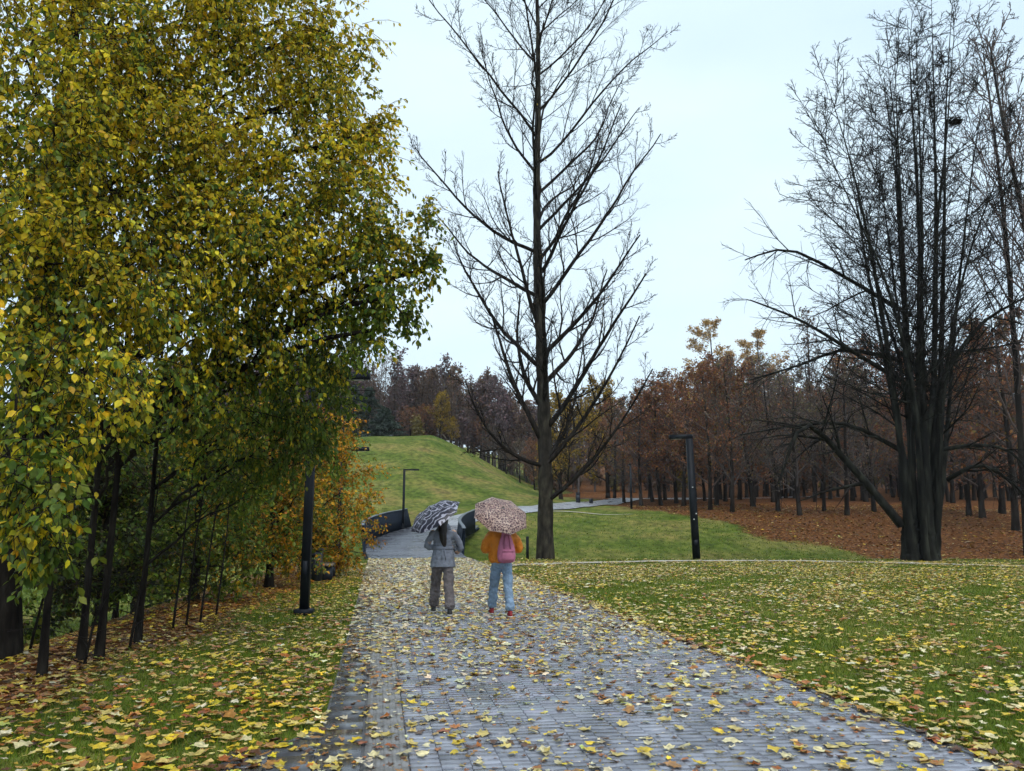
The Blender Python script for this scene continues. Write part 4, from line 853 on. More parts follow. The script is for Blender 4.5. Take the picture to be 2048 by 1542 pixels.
def umbrella_mat(kind):
    m = bpy.data.materials.new('umbrella_' + kind); m.use_nodes = True; N, L = m.node_tree.nodes, m.node_tree.links
    p = N['Principled BSDF']; p.inputs['Roughness'].default_value = 0.45
    tc = N.new('ShaderNodeTexCoord')
    def mapr(src, a, b, c=0.0, d=1.0):
        r = N.new('ShaderNodeMapRange'); r.inputs['From Min'].default_value = a; r.inputs['From Max'].default_value = b; r.inputs['To Min'].default_value = c; r.inputs['To Max'].default_value = d
        L.new(src, r.inputs['Value']); return r.outputs['Result']
    def math_(op, a, b):
        x = N.new('ShaderNodeMath'); x.operation = op
        for i, q in enumerate((a, b)):
            if isinstance(q, (int, float)): x.inputs[i].default_value = q
            else: L.new(q, x.inputs[i])
        return x.outputs[0]
    def mixc(f, a, b):
        x = N.new('ShaderNodeMix'); x.data_type = 'RGBA'; L.new(f, x.inputs['Factor'])
        for s, q in (('A', a), ('B', b)):
            if isinstance(q, tuple): x.inputs[s].default_value = (*q, 1)
            else: L.new(q, x.inputs[s])
        return x.outputs['Result']
    nz = N.new('ShaderNodeTexNoise'); nz.inputs['Scale'].default_value = 14; L.new(tc.outputs['Object'], nz.inputs['Vector'])
    wv = N.new('ShaderNodeVectorMath'); wv.operation = 'MULTIPLY_ADD'; L.new(nz.outputs['Color'], wv.inputs[0]); wv.inputs[1].default_value = (0.045,) * 3; L.new(tc.outputs['Object'], wv.inputs[2])
    if kind == 'leopard':
        vo = N.new('ShaderNodeTexVoronoi'); vo.inputs['Scale'].default_value = 26; L.new(wv.outputs[0], vo.inputs['Vector'])
        d = vo.outputs['Distance']
        ve = N.new('ShaderNodeTexVoronoi'); ve.feature = 'DISTANCE_TO_EDGE'; ve.inputs['Scale'].default_value = 21; L.new(wv.outputs[0], ve.inputs['Vector'])
        ring_ = mapr(ve.outputs['Distance'], 0.05, 0.09); vo.inputs['Scale'].default_value = 21
        n2 = N.new('ShaderNodeTexNoise'); n2.inputs['Scale'].default_value = 32; L.new(tc.outputs['Object'], n2.inputs['Vector'])
        ring_ = math_('MULTIPLY', ring_, mapr(n2.outputs['Fac'], 0.34, 0.42))
        dark = mixc(mapr(d, 0.28, 0.12), (0.05, 0.016, 0.026), (0.30, 0.15, 0.15))
        L.new(mixc(ring_, (0.47, 0.33, 0.27), dark), p.inputs['Base Color'])
    else:
        vo = N.new('ShaderNodeTexVoronoi'); vo.distance = 'CHEBYCHEV'; vo.inputs['Scale'].default_value = 6.5; L.new(wv.outputs[0], vo.inputs['Vector'])
        br_ = N.new('ShaderNodeTexBrick'); br_.inputs['Scale'].default_value = 2.6; br_.inputs['Mortar Size'].default_value = 0.022; br_.inputs['Color1'].default_value = (0, 0, 0, 1); br_.inputs['Color2'].default_value = (0.35, 0.35, 0.35, 1); br_.inputs['Mortar'].default_value = (1, 1, 1, 1)
        mp = N.new('ShaderNodeMapping'); mp.inputs['Rotation'].default_value = (0, 0, 0.5); L.new(wv.outputs[0], mp.inputs['Vector'])
        L.new(mp.outputs['Vector'], br_.inputs['Vector'])
        wa = N.new('ShaderNodeTexWave'); wa.inputs['Scale'].default_value = 3.6; wa.inputs['Distortion'].default_value = 7; wa.inputs['Detail'].default_value = 1; wa.inputs['Detail Scale'].default_value = 2
        L.new(mp.outputs['Vector'], wa.inputs['Vector'])
        n2 = N.new('ShaderNodeTexNoise'); n2.inputs['Scale'].default_value = 7; L.new(tc.outputs['Object'], n2.inputs['Vector'])
        strokes = math_('MULTIPLY', mapr(wa.outputs['Fac'], 0.80, 0.87), mapr(n2.outputs['Fac'], 0.42, 0.48))
        lines = math_('MULTIPLY', mapr(br_.outputs['Fac'], 0.4, 0.6), mapr(n2.outputs['Fac'], 0.50, 0.44))
        al = math_('MAXIMUM', strokes, lines)
        L.new(mixc(al, (0.008, 0.008, 0.024), (0.33, 0.33, 0.42)), p.inputs['Base Color'])
    out = N['Material Output']; tr = N.new('ShaderNodeBsdfTranslucent'); mx = N.new('ShaderNodeMixShader'); mx.inputs['Fac'].default_value = 0.15
    L.new(p.inputs['Base Color'].links[0].from_socket, tr.inputs['Color']); L.new(p.outputs['BSDF'], mx.inputs[1]); L.new(tr.outputs['BSDF'], mx.inputs[2]); L.new(mx.outputs['Shader'], out.inputs['Surface'])
    return m
M['leopard'] = umbrella_mat('leopard'); M['scribble'] = umbrella_mat('scribble')

def umbrella(rim, axis_, m, label, roll=0.0, rad=0.49, length=0.80):
    """rim: world centre of the rim plane; axis_: direction of the tip"""
    ax = Vector(axis_).normalized(); q = ax.to_track_quat('Z', 'Y'); o = empty('umbrella', rim); tag(o, label, 'umbrella', 'open umbrellas carried by the walkers')
    o.rotation_mode = 'QUATERNION'; o.rotation_quaternion = q @ Matrix.Rotation(roll, 4, 'Z').to_quaternion()
    H = 0.17; n = 8; K = 7; J = 7
    for i in range(n):
        V = []
        for a in range(K):
            f = a / (K - 1); f = max(f, 0.03)
            for b in range(J):
                g = b / (J - 1); th = (i + g) * 2 * math.pi / n
                sc = 1 - 0.085 * math.sin(g * math.pi) * f           # panels pull in between the ribs
                r_ = rad * math.sin(f * 1.28) / math.sin(1.28) * sc
                z_ = H * (math.cos(f * 1.28) - math.cos(1.28)) / (1 - math.cos(1.28)) - 0.018 * math.sin(g * math.pi) * f * (1 - f) * 4
                V.append([r_ * math.cos(th), r_ * math.sin(th), z_])
        ix = np.arange(K * J).reshape(K, J); F_ = np.stack([ix[:-1, :-1], ix[1:, :-1], ix[1:, 1:], ix[:-1, 1:]], -1).reshape(-1, 4)
        mb = MB(); mb.add(V, F_); mb.build('canopy_panel', m, o, True)
        th = i * 2 * math.pi / n; fs = np.linspace(0.03, 1.03, 8)
        rb = MB(); rb.tubes(np.stack([rad * np.sin(fs * 1.28) / math.sin(1.28) * math.cos(th), rad * np.sin(fs * 1.28) / math.sin(1.28) * math.sin(th), H * (np.cos(fs * 1.28) - math.cos(1.28)) / (1 - math.cos(1.28)) - 0.007], 1), np.full(8, 0.0028), 4); ro = rb.build('rib', M['steel'], o)
        st_ = MB(); st_.tubes(np.array([[0.012 * math.cos(th), 0.012 * math.sin(th), -0.10], [rad * 0.5 * math.cos(th), rad * 0.5 * math.sin(th), H * 0.70]]), np.full(2, 0.002), 4); st_.build('stretcher', M['steel'], ro)
    s_ = MB(); s_.tubes(np.array([[0, 0, H - 0.005], [0, 0, -length + 0.1]]), np.full(2, 0.006), 8); s_.build('shaft', M['steel'], o)
    h_ = MB(); h_.tubes(np.array([[0, 0, -length + 0.12], [0, 0, -length + 0.04], [0, 0, -length]]), np.array([0.013, 0.016, 0.012]), 10, cap=True); h_.build('handle', M['shoe_dark'], o, True)
    t_ = MB(); t_.tubes(np.array([[0, 0, H - 0.004], [0, 0, H + 0.02], [0, 0, H + 0.045]]), np.array([0.012, 0.007, 0.004]), 8, cap=True); t_.build('tip', M['shoe_dark'], o, True)
    return np.array(rim) - np.array(ax) * (length - 0.06), np.array(ax)

def limb(mb, pts, rad, sides=12, n=None):
    P = np.asarray(pts, float); R = np.asarray(rad, float); n = n or 4 * len(P)
    Q = resample(P, n); r = np.interp(np.linspace(0, len(R) - 1, n), np.arange(len(R)), R)
    e0 = Q[0] - unit(Q[1] - Q[0]) * r[0] * 0.6; e1 = Q[-1] + unit(Q[-1] - Q[-2]) * r[-1] * 0.6
    mb.tubes(np.concatenate([[e0], Q, [e1]]), np.concatenate([[r[0] * 0.5], r, [r[-1] * 0.5]]), sides, cap=True)
def garment(mb, name, m, parent, voxel=0.013, folds=0.0, smooth=4, seed=1):
    o = mb.build(name, m, parent, True)
    rm = o.modifiers.new('remesh', 'REMESH'); rm.mode = 'VOXEL'; rm.voxel_size = voxel; rm.use_smooth_shade = True
    if smooth: sm = o.modifiers.new('smooth', 'SMOOTH'); sm.iterations = smooth; sm.factor = 0.5
    if folds:
        tx = bpy.data.textures.new(name + '_folds', 'CLOUDS'); tx.noise_scale = 0.075; tx.noise_depth = 2
        d = o.modifiers.new('folds', 'DISPLACE'); d.texture = tx; d.strength = folds; d.mid_level = 0.5; d.texture_coords = 'LOCAL'
    return o
def person(px, py, Y, heading, label, spec):
    x = W(px, py, Y)[0]; z0 = 0.036
    root = empty('person', (x, Y, z0), heading); tag(root, label, 'person', 'two walkers under umbrellas')
    inv = Matrix.Translation((x, Y, z0)) @ Matrix.Rotation(heading, 4, 'Z'); inv = inv.inverted()
    hl, ha = spec['umb']
    hl = np.array(inv @ Vector(hl)); ha = np.array(inv.to_3x3() @ Vector(ha))
    k = spec['h'] / 1.70
    S = lambda a: np.array(a, float) * k
    fl, fr = spec['feet']                                   # forward positions of the left and right foot
    hipL, hipR = S([-0.085, 0, 0.90]), S([0.085, 0, 0.90])
    ankL, ankR = np.array([-0.125, fl, 0.085]), np.array([0.115, fr, 0.085])
    knL, knR = (hipL + ankL) / 2 + [0.0, 0.045, 0], (hipR + ankR) / 2 + [0.0, 0.035, 0]
    shL, shR = S([-0.175, 0.0, 1.40]), S([0.175, 0.0, 1.40])
    hands = {}
    for nm, off, sx in (('L', 0.05 if spec['top'] == 'R' else -0.05, -1), ('R', -0.05 if spec['top'] == 'R' else 0.05, 1)):
        hands[nm] = hl + ha * off + np.array([sx * 0.028, -0.012, 0])
    elL = S(spec['elbow'][0]); elR = S(spec['elbow'][1])
    # --- body, one continuous surface
    b = MB()
    b.loft([(0, 0.0, 0.80 * k, .10, .085), (0, 0, 0.86 * k, .155, .105), (0, 0, 0.95 * k, .165, .11), (0, 0.01, 1.07 * k, .125, .09), (0, 0.01, 1.2 * k, .14, .10), (0, 0, 1.32 * k, .165, .105), (0, 0, 1.41 * k, .155, .085), (0, 0, 1.46 * k, .06, .055)], 20)
    limb(b, [(0, 0, 1.42 * k), (0, 0.015, 1.50 * k), (0, 0.02, 1.56 * k)], [.058, .052, .052])
    hc = np.array([0, 0.03, 1.585 * k])
    b.ball(hc, (0.075, 0.095, 0.112)); b.ball(hc + [0, 0.03, -0.06], (0.055, 0.065, 0.055))
    limb(b, [hc + [0, .092, .015], hc + [0, .106, -.012], hc + [0, .112, -.028]], [.008, .011, .014])
    for s in (-1, 1):
        b.ball(hc + [s * .077, -.005, -.005], (.012, .02, .032)); b.ball(hc + [s * .032, .083, .008], (.014, .012, .009))
    b.ball(hc + [0, .092, -.062], (.024, .012, .009)); b.ball(hc + [0, 0.085, -0.095], (.025, .02, .02))
    for hip, kn, an, f in ((hipL, knL, ankL, fl), (hipR, knR, ankR, fr)):
        limb(b, [hip, (hip + kn) / 2, kn, (kn + an) / 2 + [0, -0.015, .03], an], [.085, .075, .055, .052, .036])
        limb(b, [an + [0, -.03, -.035], an + [0, .06, -.045], an + [0, .14, -.06]], [.036, .034, .022])
    for sh, el, nm, sx in ((shL, elL, 'L', -1), (shR, elR, 'R', 1)):
        h = hands[nm]; wr = h + unit(el - h) * 0.075
        limb(b, [sh, (sh + el) / 2, el, (el + wr) / 2, wr], [.056, .047, .039, .036, .026])
        limb(b, [wr, h + unit(el - h) * 0.025], [.027, .034])                  # palm
        t1 = unit(np.cross(ha, [0, 1, 0])); t2 = np.cross(ha, t1)
        for q in range(4):                                                        # fingers close round the handle
            c = hl + ha * ((h - hl) @ ha + 0.030 - 0.020 * q); a0 = math.atan2((h - c) @ t2, (h - c) @ t1)
            rad_ = 0.026; n_ = 6; sw = (2.5, 2.8, 2.7, 2.3)[q]
            pts = [c + rad_ * (t1 * math.cos(a0 + sx * sw * j / n_) + t2 * math.sin(a0 + sx * sw * j / n_)) for j in range(n_ + 1)]
            limb(b, pts, np.linspace(.0092, .0072, n_ + 1), 8)
        c = hl + ha * ((h - hl) @ ha + 0.045); a0 = math.atan2((h - c) @ t2, (h - c) @ t1)
        limb(b, [h + ha * 0.02, c + 0.03 * (t1 * math.cos(a0 - sx * .7) + t2 * math.sin(a0 - sx * .7)), c + 0.027 * (t1 * math.cos(a0 - sx * 1.5) + t2 * math.sin(a0 - sx * 1.5))], [.012, .0105, .009], 8)
    garment(b, 'body', M['skin'], root, 0.008, 0, 2)
    # --- trousers
    t = MB(); tr = spec['leg']
    t.loft([(0, -.005, 0.80 * k, .135, .10), (0, -.012, 0.87 * k, .178, .128), (0, -.01, 0.96 * k, .172, .122), (0, 0, 1.03 * k, .15, .108)], 20)
    for hip, kn, an, sx in ((hipL, knL, ankL, -1), (hipR, knR, ankR, 1)):
        a2 = an + np.array([0, -0.012, 0.06])
        limb(t, [hip + [0, -.012, -.02], (hip + kn) / 2 + [0, -.008, 0], kn + [0, -.012, 0], (kn + an) / 2 + [0, -.02, 0], a2], [tr[0], tr[1], tr[2], tr[3], tr[4]], 16, 26)
    garment(t, 'trousers', spec['m_leg'], root, 0.010, 0.045, 3)
    # --- shoes
    for an in (ankL, ankR):
        sh = MB(); y0 = an[1]
        sh.loft([(an[0], y0 + .05, .022, .046, .135), (an[0], y0 + .045, .05, .043, .125), (an[0], y0 + .02, .08, .038, .09), (an[0], y0 - .01, .105, .036, .055)], 16); so = sh.build('shoe', spec['m_shoe'], root, True)
        sl = MB(); sl.loft([(an[0], y0 + .05, 0.0, .047, .138), (an[0], y0 + .05, .024, .049, .141)], 16); sl.build('sole', M['sole'], so)
    # --- coat or jacket
    c = MB(); c.loft([(q[0], q[1], q[2] * k, q[3], q[4]) for q in spec['torso']], 24)
    for sh, el, nm, sx in ((shL, elL, 'L', -1), (shR, elR, 'R', 1)):
        h = hands[nm]; wr = h + unit(el - h) * 0.07
        limb(c, [sh + [0, 0, -.01], sh + [sx * .03, 0, -.07], (sh + el) / 2 + [sx * .012, 0, 0], el, (el + wr) / 2, wr], spec['sleeve'], 14, 26)
    garment(c, spec['top_name'], spec['m_top'], root, 0.012, spec['folds'], 4)
    # --- hair
    hr = MB(); hr.ball(hc + [0, -.018, .016], (.088, .098, .112))
    if spec['hair'] == 'long':
        limb(hr, [hc + [-.0, -.075, .02], hc + [-.015, -.115, -.10], hc + [-.015, -.15, -.22], hc + [0.0, -.16, -.34], hc + [.02, -.155, -.43]], [.075, .085, .072, .055, .022], 14)
    else:
        limb(hr, [hc + [0, -.06, .0], hc + [0, -.09, -.07], hc + [0, -.09, -.13]], [.08, .07, .04], 14)
    garment(hr, 'hair', M['hair'], root, 0.012, 0.015, 2)
    return root, k
HEAD = math.atan2(-PD[0], PD[1])
# grey coat walker
YA, YB = 14.25, 14.0
xa = W(884, 1232, YA)[0]; xb = W(1003, 1230, YB)[0]
gripA = umbrella((xa - 0.13, YA - 0.17, 1.70), (-0.44, -0.40, 0.80), M['scribble'], 'navy umbrella with white scribble print tilted over the grey-coat walker', 0.25, 0.49)
pa, ka = person(884, 1232, YA, HEAD, 'person in belted grey coat and grey trousers with long dark hair, walking away', dict(
    h=1.70, umb=gripA, feet=(0.33, -0.24), top='R', elbow=((-0.275, 0.03, 1.15), (0.315, 0.02, 1.13)), leg=(.102, .096, .086, .086, .086), m_leg=M['trousers'], m_shoe=M['shoe_dark'],
    torso=[(0, -.01, .80, .222, .165), (0, -.01, .84, .220, .163), (0, -.01, .98, .196, .148), (0, -.005, 1.08, .172, .128), (0, 0, 1.125, .164, .122), (0, 0, 1.20, .160, .124), (0, -.005, 1.32, .172, .128), (0, -.005, 1.41, .170, .105), (0, 0, 1.455, .10, .08), (0, .005, 1.50, .075, .075)],
    sleeve=[.058, .062, .054, .052, .047, .042], top_name='coat', m_top=M['coat'], folds=0.034, hair='long'))
bl = MB(); bl.loft([(0, -.002, 1.098 * ka, .181, .139), (0, -.002, 1.105 * ka, .186, .144), (0, -.002, 1.145 * ka, .184, .142), (0, -.002, 1.152 * ka, .178, .136)], 28); bl.build('belt', M['coat'], pa, True)
hd = MB(); hd.loft([(.0, .0, 1.43 * ka, .14, .11), (.01, -.03, 1.47 * ka, .125, .115), (.01, -.02, 1.52 * ka, .10, .10), (.01, 0, 1.545 * ka, .085, .085)], 18); garment(hd, 'collar', M['coat'], pa, 0.012, 0.012, 3)
for q in (-0.028, 0.03):
    ve = MB(); ve.tubes(np.array([[q * .5, -.143, 1.10 * ka], [q, -.160, 1.00 * ka], [q * 1.3, -.172, 0.93 * ka]]), np.array([.010, .013, .010]), 6, cap=True); ve.build('belt_end', M['coat'], pa, True)
# orange jacket walker
gripB = umbrella((xb - 0.015, YB - 0.20, 1.715), (0.24, -0.60, 0.76), M['leopard'], 'pinkish leopard-print umbrella tilted back over the orange-jacket walker', 0.1, 0.49)
pb, kb = person(1003, 1230, YB, HEAD, 'person in orange jacket, light blue jeans and red shoes, walking away', dict(
    h=1.68, umb=gripB, feet=(0.30, -0.22), top='L', elbow=((-0.29, 0.0, 1.14), (0.30, 0.0, 1.13)), leg=(.096, .09, .078, .077, .077), m_leg=M['jeans'], m_shoe=M['shoe_red'],
    torso=[(0, -.01, .90, .205, .148), (0, -.01, .93, .222, .160), (0, -.01, 1.05, .226, .165), (0, -.01, 1.18, .226, .168), (0, -.01, 1.32, .224, .158), (0, -.005, 1.41, .198, .12), (0, 0, 1.46, .11, .09), (0, .01, 1.51, .08, .08)],
    sleeve=[.075, .085, .084, .078, .066, .05], top_name='jacket', m_top=M['jacket'], folds=0.045, hair='short'))
# pink backpack
bpk = empty('backpack', pb.matrix_basis @ Vector((0.045, -0.17, 0.90 * kb)), HEAD); tag(bpk, 'pink backpack worn over the orange jacket', 'backpack')
q = MB(); q.loft([(0, -.055, .0, .085, .05), (0, -.07, .03, .145, .085), (0, -.075, .12, .16, .10), (0, -.07, .22, .15, .095), (0, -.055, .33, .122, .075), (0, -.04, .43, .09, .055), (0, -.03, .50, .07, .04), (0, -.02, .53, .04, .025)], 22); garment(q, 'bag', M['pink'], bpk, 0.011, 0.018, 3)
q = MB(); q.loft([(.012, -.13, .03, .08, .03), (.012, -.15, .06, .115, .045), (.012, -.155, .16, .112, .045), (.012, -.145, .215, .085, .03)], 18); garment(q, 'front_pocket', M['pink'], bpk, 0.011, 0.008, 2)
q = MB(); q.tubes(np.array([[-.09, -.178, .19], [-.03, -.198, .195], [.05, -.198, .195], [.11, -.178, .19]]), np.full(4, .006), 6, cap=True); q.build('zip', M['pink_d'], bpk)
for s in (-1, 1):
    q = MB(); q.tubes(resample([(s * .045, -.03, .50), (s * .085, .03, .575), (s * .10, .12, .60), (s * .11, .24, .55), (s * .12, .30, .42)], 14), np.full(14, .020), 8, cap=True); q.build('strap', M['pink_d'], bpk, True)
    q = MB(); q.tubes(resample([(s * .035, -.085, .46), (s * .05, -.125, .34), (s * .055, -.165, .24)], 8), np.full(8, .010), 6, cap=True); q.build('drawcord', M['pink_d'], bpk, True)
q = MB(); q.tubes(resample([(-.03, -.03, .52), (0, -.03, .565), (.03, -.03, .52)], 8), np.full(8, .008), 6, cap=True); q.build('top_handle', M['pink_d'], bpk, True)

# ------------------------------------------------------------------ fallen leaves and grass
ML = np.array([[0, 0.4, 0], [0, 0.06, 0], [0.12, 0.12, 0], [0.43, 0.07, 0], [0.30, 0.30, 0], [0.56, 0.62, 0], [0.22, 0.60, 0], [0, 1.0, 0], [-0.22, 0.60, 0], [-0.56, 0.62, 0], [-0.30, 0.30, 0], [-0.43, 0.07, 0], [-0.12, 0.12, 0]])
ML[[4, 10], 0] = [0.37, -0.37]; ML[[6, 8], 0] = [0.30, -0.30]; ML[[6, 8], 1] = 0.67
ML[:, 1] -= 0.45
MLF = np.array([[0, i, i + 1] for i in range(1, 12)] + [[0, 12, 1]])
PALE = [(0.58, 0.46, 0.15), (0.48, 0.36, 0.11), (0.62, 0.55, 0.36), (0.58, 0.41, 0.035), (0.62, 0.45, 0.025), (0.33, 0.17, 0.045), (0.36, 0.12, 0.02), (0.11, 0.05, 0.025), (0.40, 0.42, 0.10)]
def leaf_verts(n, size, tilt=0.10):
    """n curled maple leaves lying roughly flat, around the origin"""
    yaw = rng.random(n) * 6.283; cu = rng.normal(0.05, 0.16, n); r2 = (ML[:, :2] ** 2).sum(1)
    zz = cu[:, None] * r2[None] + rng.normal(0, 0.045, (n, 13)) + rng.normal(0, tilt, (n, 1)) * ML[None, :, 0] + rng.normal(0, tilt, (n, 1)) * ML[None, :, 1]
    fold = np.abs(rng.normal(0, 0.14, n)); zz += fold[:, None] * np.abs(ML[None, :, 0])
    lobe_ = rng.uniform(0.72, 1.18, (n, 13)); lobe_[:, 0] = 1
    xs = ML[None, :, 0] * rng.uniform(0.6, 1.1, (n, 1)) * lobe_; ys = ML[None, :, 1] * lobe_
    c, s = np.cos(yaw)[:, None], np.sin(yaw)[:, None]
    V = np.stack([xs * c - ys * s, xs * s + ys * c, zz], -1) * size[:, None, None]
    V[..., 2] -= V[..., 2].min(1)[:, None]
    return V
def on_apron(x, y):
    u = (x - P0[0]) * PN[0] + (y - P0[1]) * PN[1]; s = (x - P0[0]) * PD[0] + (y - P0[1]) * PD[1]
    return (u < 0) & (s < -1.05 + 1.818 * (u + 0.02)) & (u > -3.5)
def scatter(n, x0, x1, y0, y1, ypow=1.0):
    return np.c_[rng.uniform(x0, x1, n), y0 + (y1 - y0) * rng.random(n) ** ypow]
spots, sizes, cols, zs = [], [], [], []
def drop(P, smin, smax, w, dz, jit=0.18):
    n = len(P); spots.append(P); sizes.append(smin + (smax - smin) * rng.random(n) ** 1.5); cols.append(pick(PALE, w, n, jit)); zs.append(dz)
def infr(P, mg=1.35): return np.abs(P[:, 0]) < 0.66 * mg * np.maximum(P[:, 1], 3) + 1.5
# on the brick path: sparse and mixed close by, a pale carpet further on, extra cream painting in wet reflection
def path_pts(n, s0, s1, pw_=1.0):
    u = rng.uniform(0.0, 4.4, n); s = s0 + (s1 - s0) * rng.random(n) ** pw_; return np.stack([P0[0] + PN[0] * u + PD[0] * s, P0[1] + PN[1] * u + PD[1] * s], 1), u
P_, u_ = path_pts(2500, -3.8, 4.5); P_ = P_[rng.random(len(P_)) < np.where((u_ < 0.7) | (u_ > 3.9), 1.0, np.clip(0.6 + 0.75 * hnoise(P_[:, 0], P_[:, 1], 2.1, 9), 0.12, 1))]
drop(P_, 0.035, 0.12, [2.4, 3, 3.4, 1.2, 1.1, 2.4, 2.0, 1.6, .5], 0.034)
P_, u_ = path_pts(2200, -3.8, 7.0); drop(P_, 0.015, 0.05, [2, 3, 2, 1, .5, 2, 1, 3, .3], 0.033)
P_, u_ = path_pts(7200, -1.0, 14.0); ss_ = (P_[:, 1] - P0[1]) * PD[1] + (P_[:, 0] - P0[0]) * PD[0]; P_ = P_[rng.random(len(P_)) < sst((ss_ + 0.5 + 1.2 * hnoise(P_[:, 0], P_[:, 1], 1.3, 6)) / 8)]; drop(P_, 0.05, 0.135, [2, 3, 7, .7, .7, 2, .9, .7, .2], 0.034)
P_, u_ = path_pts(7800, 11, 28.5); drop(P_, 0.07, 0.14, [1.5, 3, 8, .5, .4, 2, .5, .4, .1], 0.034)
u = 4.42 + np.abs(rng.normal(0, 0.10, 1500)); s = rng.uniform(-4, 22, 1500); P_ = np.stack([P0[0] + PN[0] * u + PD[0] * s, P0[1] + PN[1] * u + PD[1] * s], 1)
drop(P_, 0.05, 0.14, [3, 3, 2, 1, 1, 3, 2, 2, .3], 0.03)
# lawn to the right of the path
P_ = scatter(92000, -2, 30, 4.5, 33.5, 0.82); P_ = P_[~on_path(P_[:, 0], P_[:, 1], 0.05) & (P_[:, 0] > path_left(P_[:, 1]) + 4) & infr(P_) & (rng.random(len(P_)) < 0.62 + 0.4 * hnoise(P_[:, 0], P_[:, 1], 0.55, 7) + 0.45 * hnoise(P_[:, 0], P_[:, 1], 2.3, 3))]
drop(P_, 0.045, 0.125, [4, 3.5, 2, 2.2, 2.6, 2.2, 1, .9, .8], 0.03)
P_ = scatter(2600, 0, 27, 33, 37.5); P_ = P_[rng.random(len(P_)) < 0.4]; drop(P_, 0.08, 0.15, [3, 3, 1, 2, 2, 2, 1, 1, .5], 0.02)
P_ = scatter(9000, 0.5, 14, 4.5, 15, 0.95); P_ = P_[~on_path(P_[:, 0], P_[:, 1], 0.05) & (P_[:, 0] > path_left(P_[:, 1]) + 4) & infr(P_) & (rng.random(len(P_)) < (0.7 + 0.8 * hnoise(P_[:, 0], P_[:, 1], 1.9, 2)) * np.clip((16 - P_[:, 1]) / 8, 0, 1))]
drop(P_, 0.045, 0.13, [3.6, 3.5, 2, 2, 2.2, 2.6, 1.4, 1, .8], 0.034)
P_, u_ = path_pts(500, -3.8, 6.5); drop(P_, 0.035, 0.12, [2.4, 3, 5, 1, 1, 1.6, 1.3, 1.0, .4], 0.036)
P_ = scatter(4200, -6.5, -1, 4.5, 13, 0.95); P_ = P_[~on_path(P_[:, 0], P_[:, 1], 0.0) & (P_[:, 0] < path_left(P_[:, 1])) & infr(P_, 1.5) & (rng.random(len(P_)) < np.clip((15 - P_[:, 1]) / 8, 0, 1))]
drop(P_, 0.045, 0.13, [1.6, 2.4, .9, 2.6, 3, 3.4, 2.4, 1.4, .7], 0.034)
# bank to the left
P_ = scatter(44000, -12, -1, 4.5, 32, 0.85); P_ = P_[~on_path(P_[:, 0], P_[:, 1], 0.03) & (P_[:, 0] < path_left(P_[:, 1])) & infr(P_, 1.5)]
ap = (P_[:, 0] < path_left(P_[:, 1])) & (rng.random(len(P_)) < 0.7 + 0.6 * hnoise(P_[:, 0], P_[:, 1], 2.0, 1)); P_ = P_[ap]; P_ = P_[~on_apron(P_[:, 0], P_[:, 1]) | (rng.random(len(P_)) < 0.45)]
near_ = P_[:, 0] > -3.8 - 0.10 * (P_[:, 1] - 10)
drop(P_[near_], 0.04, 0.11, [1.6, 2.6, .6, 2.4, 3, 3.4, 2.4, 1.4, .8], 0.03)
drop(P_[~near_], 0.04, 0.10, [.5, .8, .2, 1.6, 1.6, 3.5, 3.2, 2.5, .2], 0.02)
P_ = scatter(26000, -13, -3.2, 5, 31, 0.9); P_ = P_[litter_mask(P_[:, 0], P_[:, 1]) > 0.35]; drop(P_, 0.05, 0.11, [.3, .6, .1, 1, 1, 3.5, 3.2, 2.5, .1], 0.02)
P_ = scatter(11000, 10, 40, 40, 72); P_ = P_[litter_mask(P_[:, 0], P_[:, 1]) > 0.4]; drop(P_, 0.10, 0.24, [.5, .9, .2, .3, .2, 3, 2.5, 2.4, .1], 0.02)
XY = np.concatenate(spots); SZ = np.concatenate(sizes); CC = np.concatenate(cols); DZ = np.concatenate([np.full(len(a), z) for a, z in zip(spots, zs)])
Zg = np.where(on_path(XY[:, 0], XY[:, 1], 0.02), 0, terr(XY[:, 0], XY[:, 1])) + DZ
pxl, pyl, dl = project(np.c_[XY, Zg])
inn = (pxl > 10) & (pxl < 2038) & (pyl < 1530) & (XY[:, 1] < 20)
score = np.where(inn, SZ / dl ** 1.6, 0); big = np.argsort(-score)[:300]
sel = np.ones(len(XY), bool); sel[big] = False
Vl = leaf_verts(int(sel.sum()), SZ[sel]); Vl += np.c_[XY[sel], Zg[sel]][:, None]
tilt_l = (XY[sel][:, 0] < -5.2)
Fl = (MLF[None] + (np.arange(len(Vl)) * 13)[:, None, None]).reshape(-1, 3)
tag(link('fallen_leaves', raw_mesh('fallen_leaves', Vl, [Fl], np.repeat(CC[sel], 13, 0)), M['litter']), 'carpet of small fallen leaves over lawn, bank and path', 'leaves', kind='stuff')
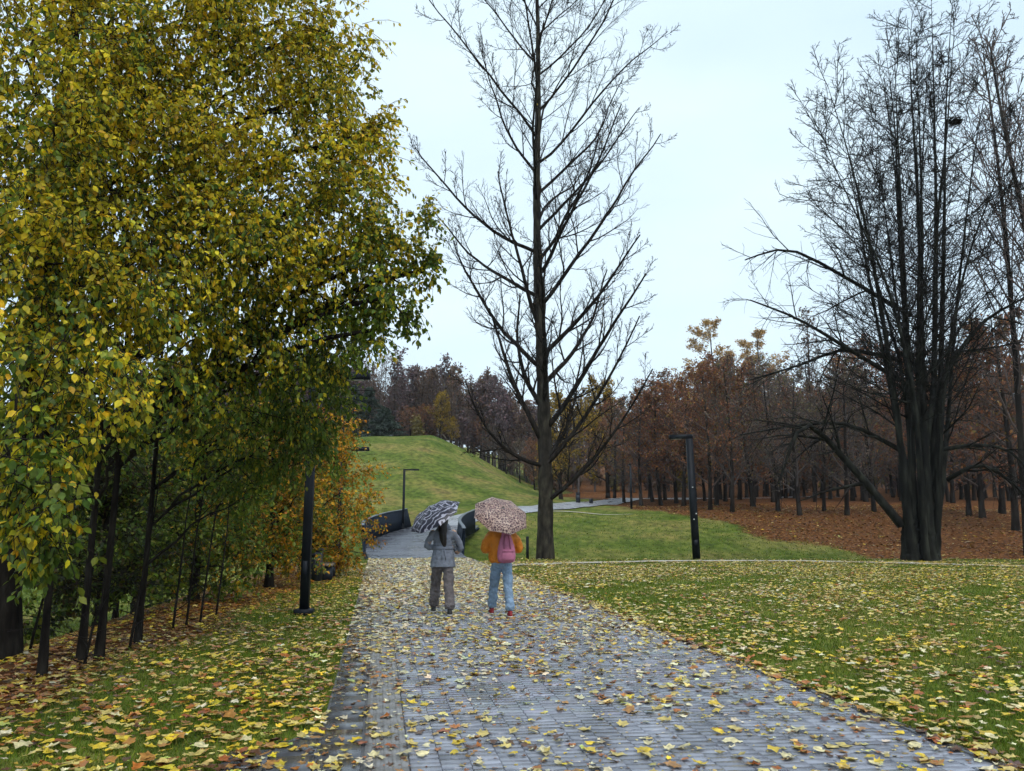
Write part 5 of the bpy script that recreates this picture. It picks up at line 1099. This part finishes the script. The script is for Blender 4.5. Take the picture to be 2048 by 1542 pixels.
# the 300 that show largest, one by one
names = [('cream', (0.60, 0.52, 0.28)), ('pale yellow', (0.55, 0.43, 0.13)), ('bright yellow', (0.62, 0.44, 0.03)), ('orange-brown', (0.36, 0.17, 0.04)), ('rust-red', (0.30, 0.085, 0.022)), ('dark brown', (0.11, 0.05, 0.025))]
lv = {}
for nm, c in names:
    for j in range(5):
        v = leaf_verts(1, np.array([1.0]), 0.12)[0]
        mm = raw_mesh('fallen_leaf', v, [MLF], np.tile(np.array(c) * rng.uniform(0.85, 1.1), (13, 1))); mm.materials.append(M['litter']); lv[(nm, j)] = mm
cw = np.array([c for _, c in names])
for i in big:
    k_ = int(np.argmin(((np.log(cw) - np.log(CC[i])) ** 2).sum(1))); nm = names[k_][0]
    where = 'on the wet brick path' if on_path(XY[i, 0], XY[i, 1], 0.0) else 'in the grass past the path edge opposite the lamp' if XY[i, 0] > 0 else 'on the bank on the lamp side of the path'
    o = bpy.data.objects.new('fallen_leaf', lv[(nm, int(rng.integers(5)))]); COL.objects.link(o)
    o.location = (XY[i, 0], XY[i, 1], Zg[i] + 0.002); o.scale = (SZ[i],) * 3; o.rotation_euler = (0, 0, rng.random() * 6.28)
    tag(o, f'large {nm} maple leaf lying {where}', 'leaf', f'{nm} maple leaves {where}')

gp, gh, gw = [], [], []
for n, y0, y1, xm, hh, ww in ((120000, 4.2, 10.5, 1.0, 0.050, 0.0042), (150000, 10, 20.5, 1.0, 0.05, 0.007), (130000, 20, 37.5, 1.0, 0.05, 0.013), (40000, 37, 62, 1.0, 0.08, 0.03)):
    y = rng.uniform(y0, y1, n); x = rng.uniform(-0.8, 0.86, n) * y; P_ = np.c_[x, y]
    ok = ~on_path(x, y, 0.015) & ~on_apron(x, y)
    ok &= rng.random(n) > litter_mask(x, y) * 1.3
    ok &= near_fp(x, y) > 0.42
    if y0 > 30: ok &= ~((x > -8.5) & (x < -1.5))
    P_ = P_[ok]; m_ = len(P_); gp.append(P_); gh.append(hh * rng.uniform(0.5, 1.35, m_)); gw.append(np.full(m_, ww) * rng.uniform(0.7, 1.3, m_))
gp = np.concatenate(gp); gh = np.concatenate(gh); gw = np.concatenate(gw); n = len(gp)
gz_ = terr(gp[:, 0], gp[:, 1]) - 0.004; yaw = rng.random(n) * 6.283; ln = rng.uniform(0.2, 0.9, n) * gh; la = rng.random(n) * 6.283
b0 = np.c_[gp, gz_]; dx = np.c_[np.cos(yaw), np.sin(yaw), np.zeros(n)] * gw[:, None]
V = np.stack([b0 - dx, b0 + dx, b0 + np.c_[np.cos(la) * ln, np.sin(la) * ln, gh]], 1)
gc = pick([(0.10, 0.165, 0.012), (0.155, 0.205, 0.018), (0.07, 0.12, 0.010), (0.23, 0.22, 0.04)], [3, 3, 2, 1.6], n)
tag(link('grass', raw_mesh('grass', V, [np.arange(3 * n).reshape(-1, 3)], np.repeat(gc, 3, 0)), M['grass']), 'short green grass of the lawn and bank', 'grass', kind='stuff')

# ------------------------------------------------------------------ rain-damp air
hz = MB(); hz.box((0, (gy[0] + gy[-1]) / 2, 20.0), (gx[-1] - gx[0] + 8, gy[-1] - gy[0] + 8, 56.0))
hm_ = bpy.data.materials.new('damp_air'); hm_.use_nodes = True; hn = hm_.node_tree.nodes; hn.clear()
ho = hn.new('ShaderNodeOutputMaterial'); hv = hn.new('ShaderNodeVolumePrincipled'); hv.inputs['Density'].default_value = 0.00022
hv.inputs['Color'].default_value = (0.90, 0.93, 1.0, 1); hv.inputs['Anisotropy'].default_value = 0.2
hm_.node_tree.links.new(hv.outputs['Volume'], ho.inputs['Volume'])
tag(hz.build('haze', hm_), 'thin damp autumn haze over the whole park', 'haze', kind='stuff')
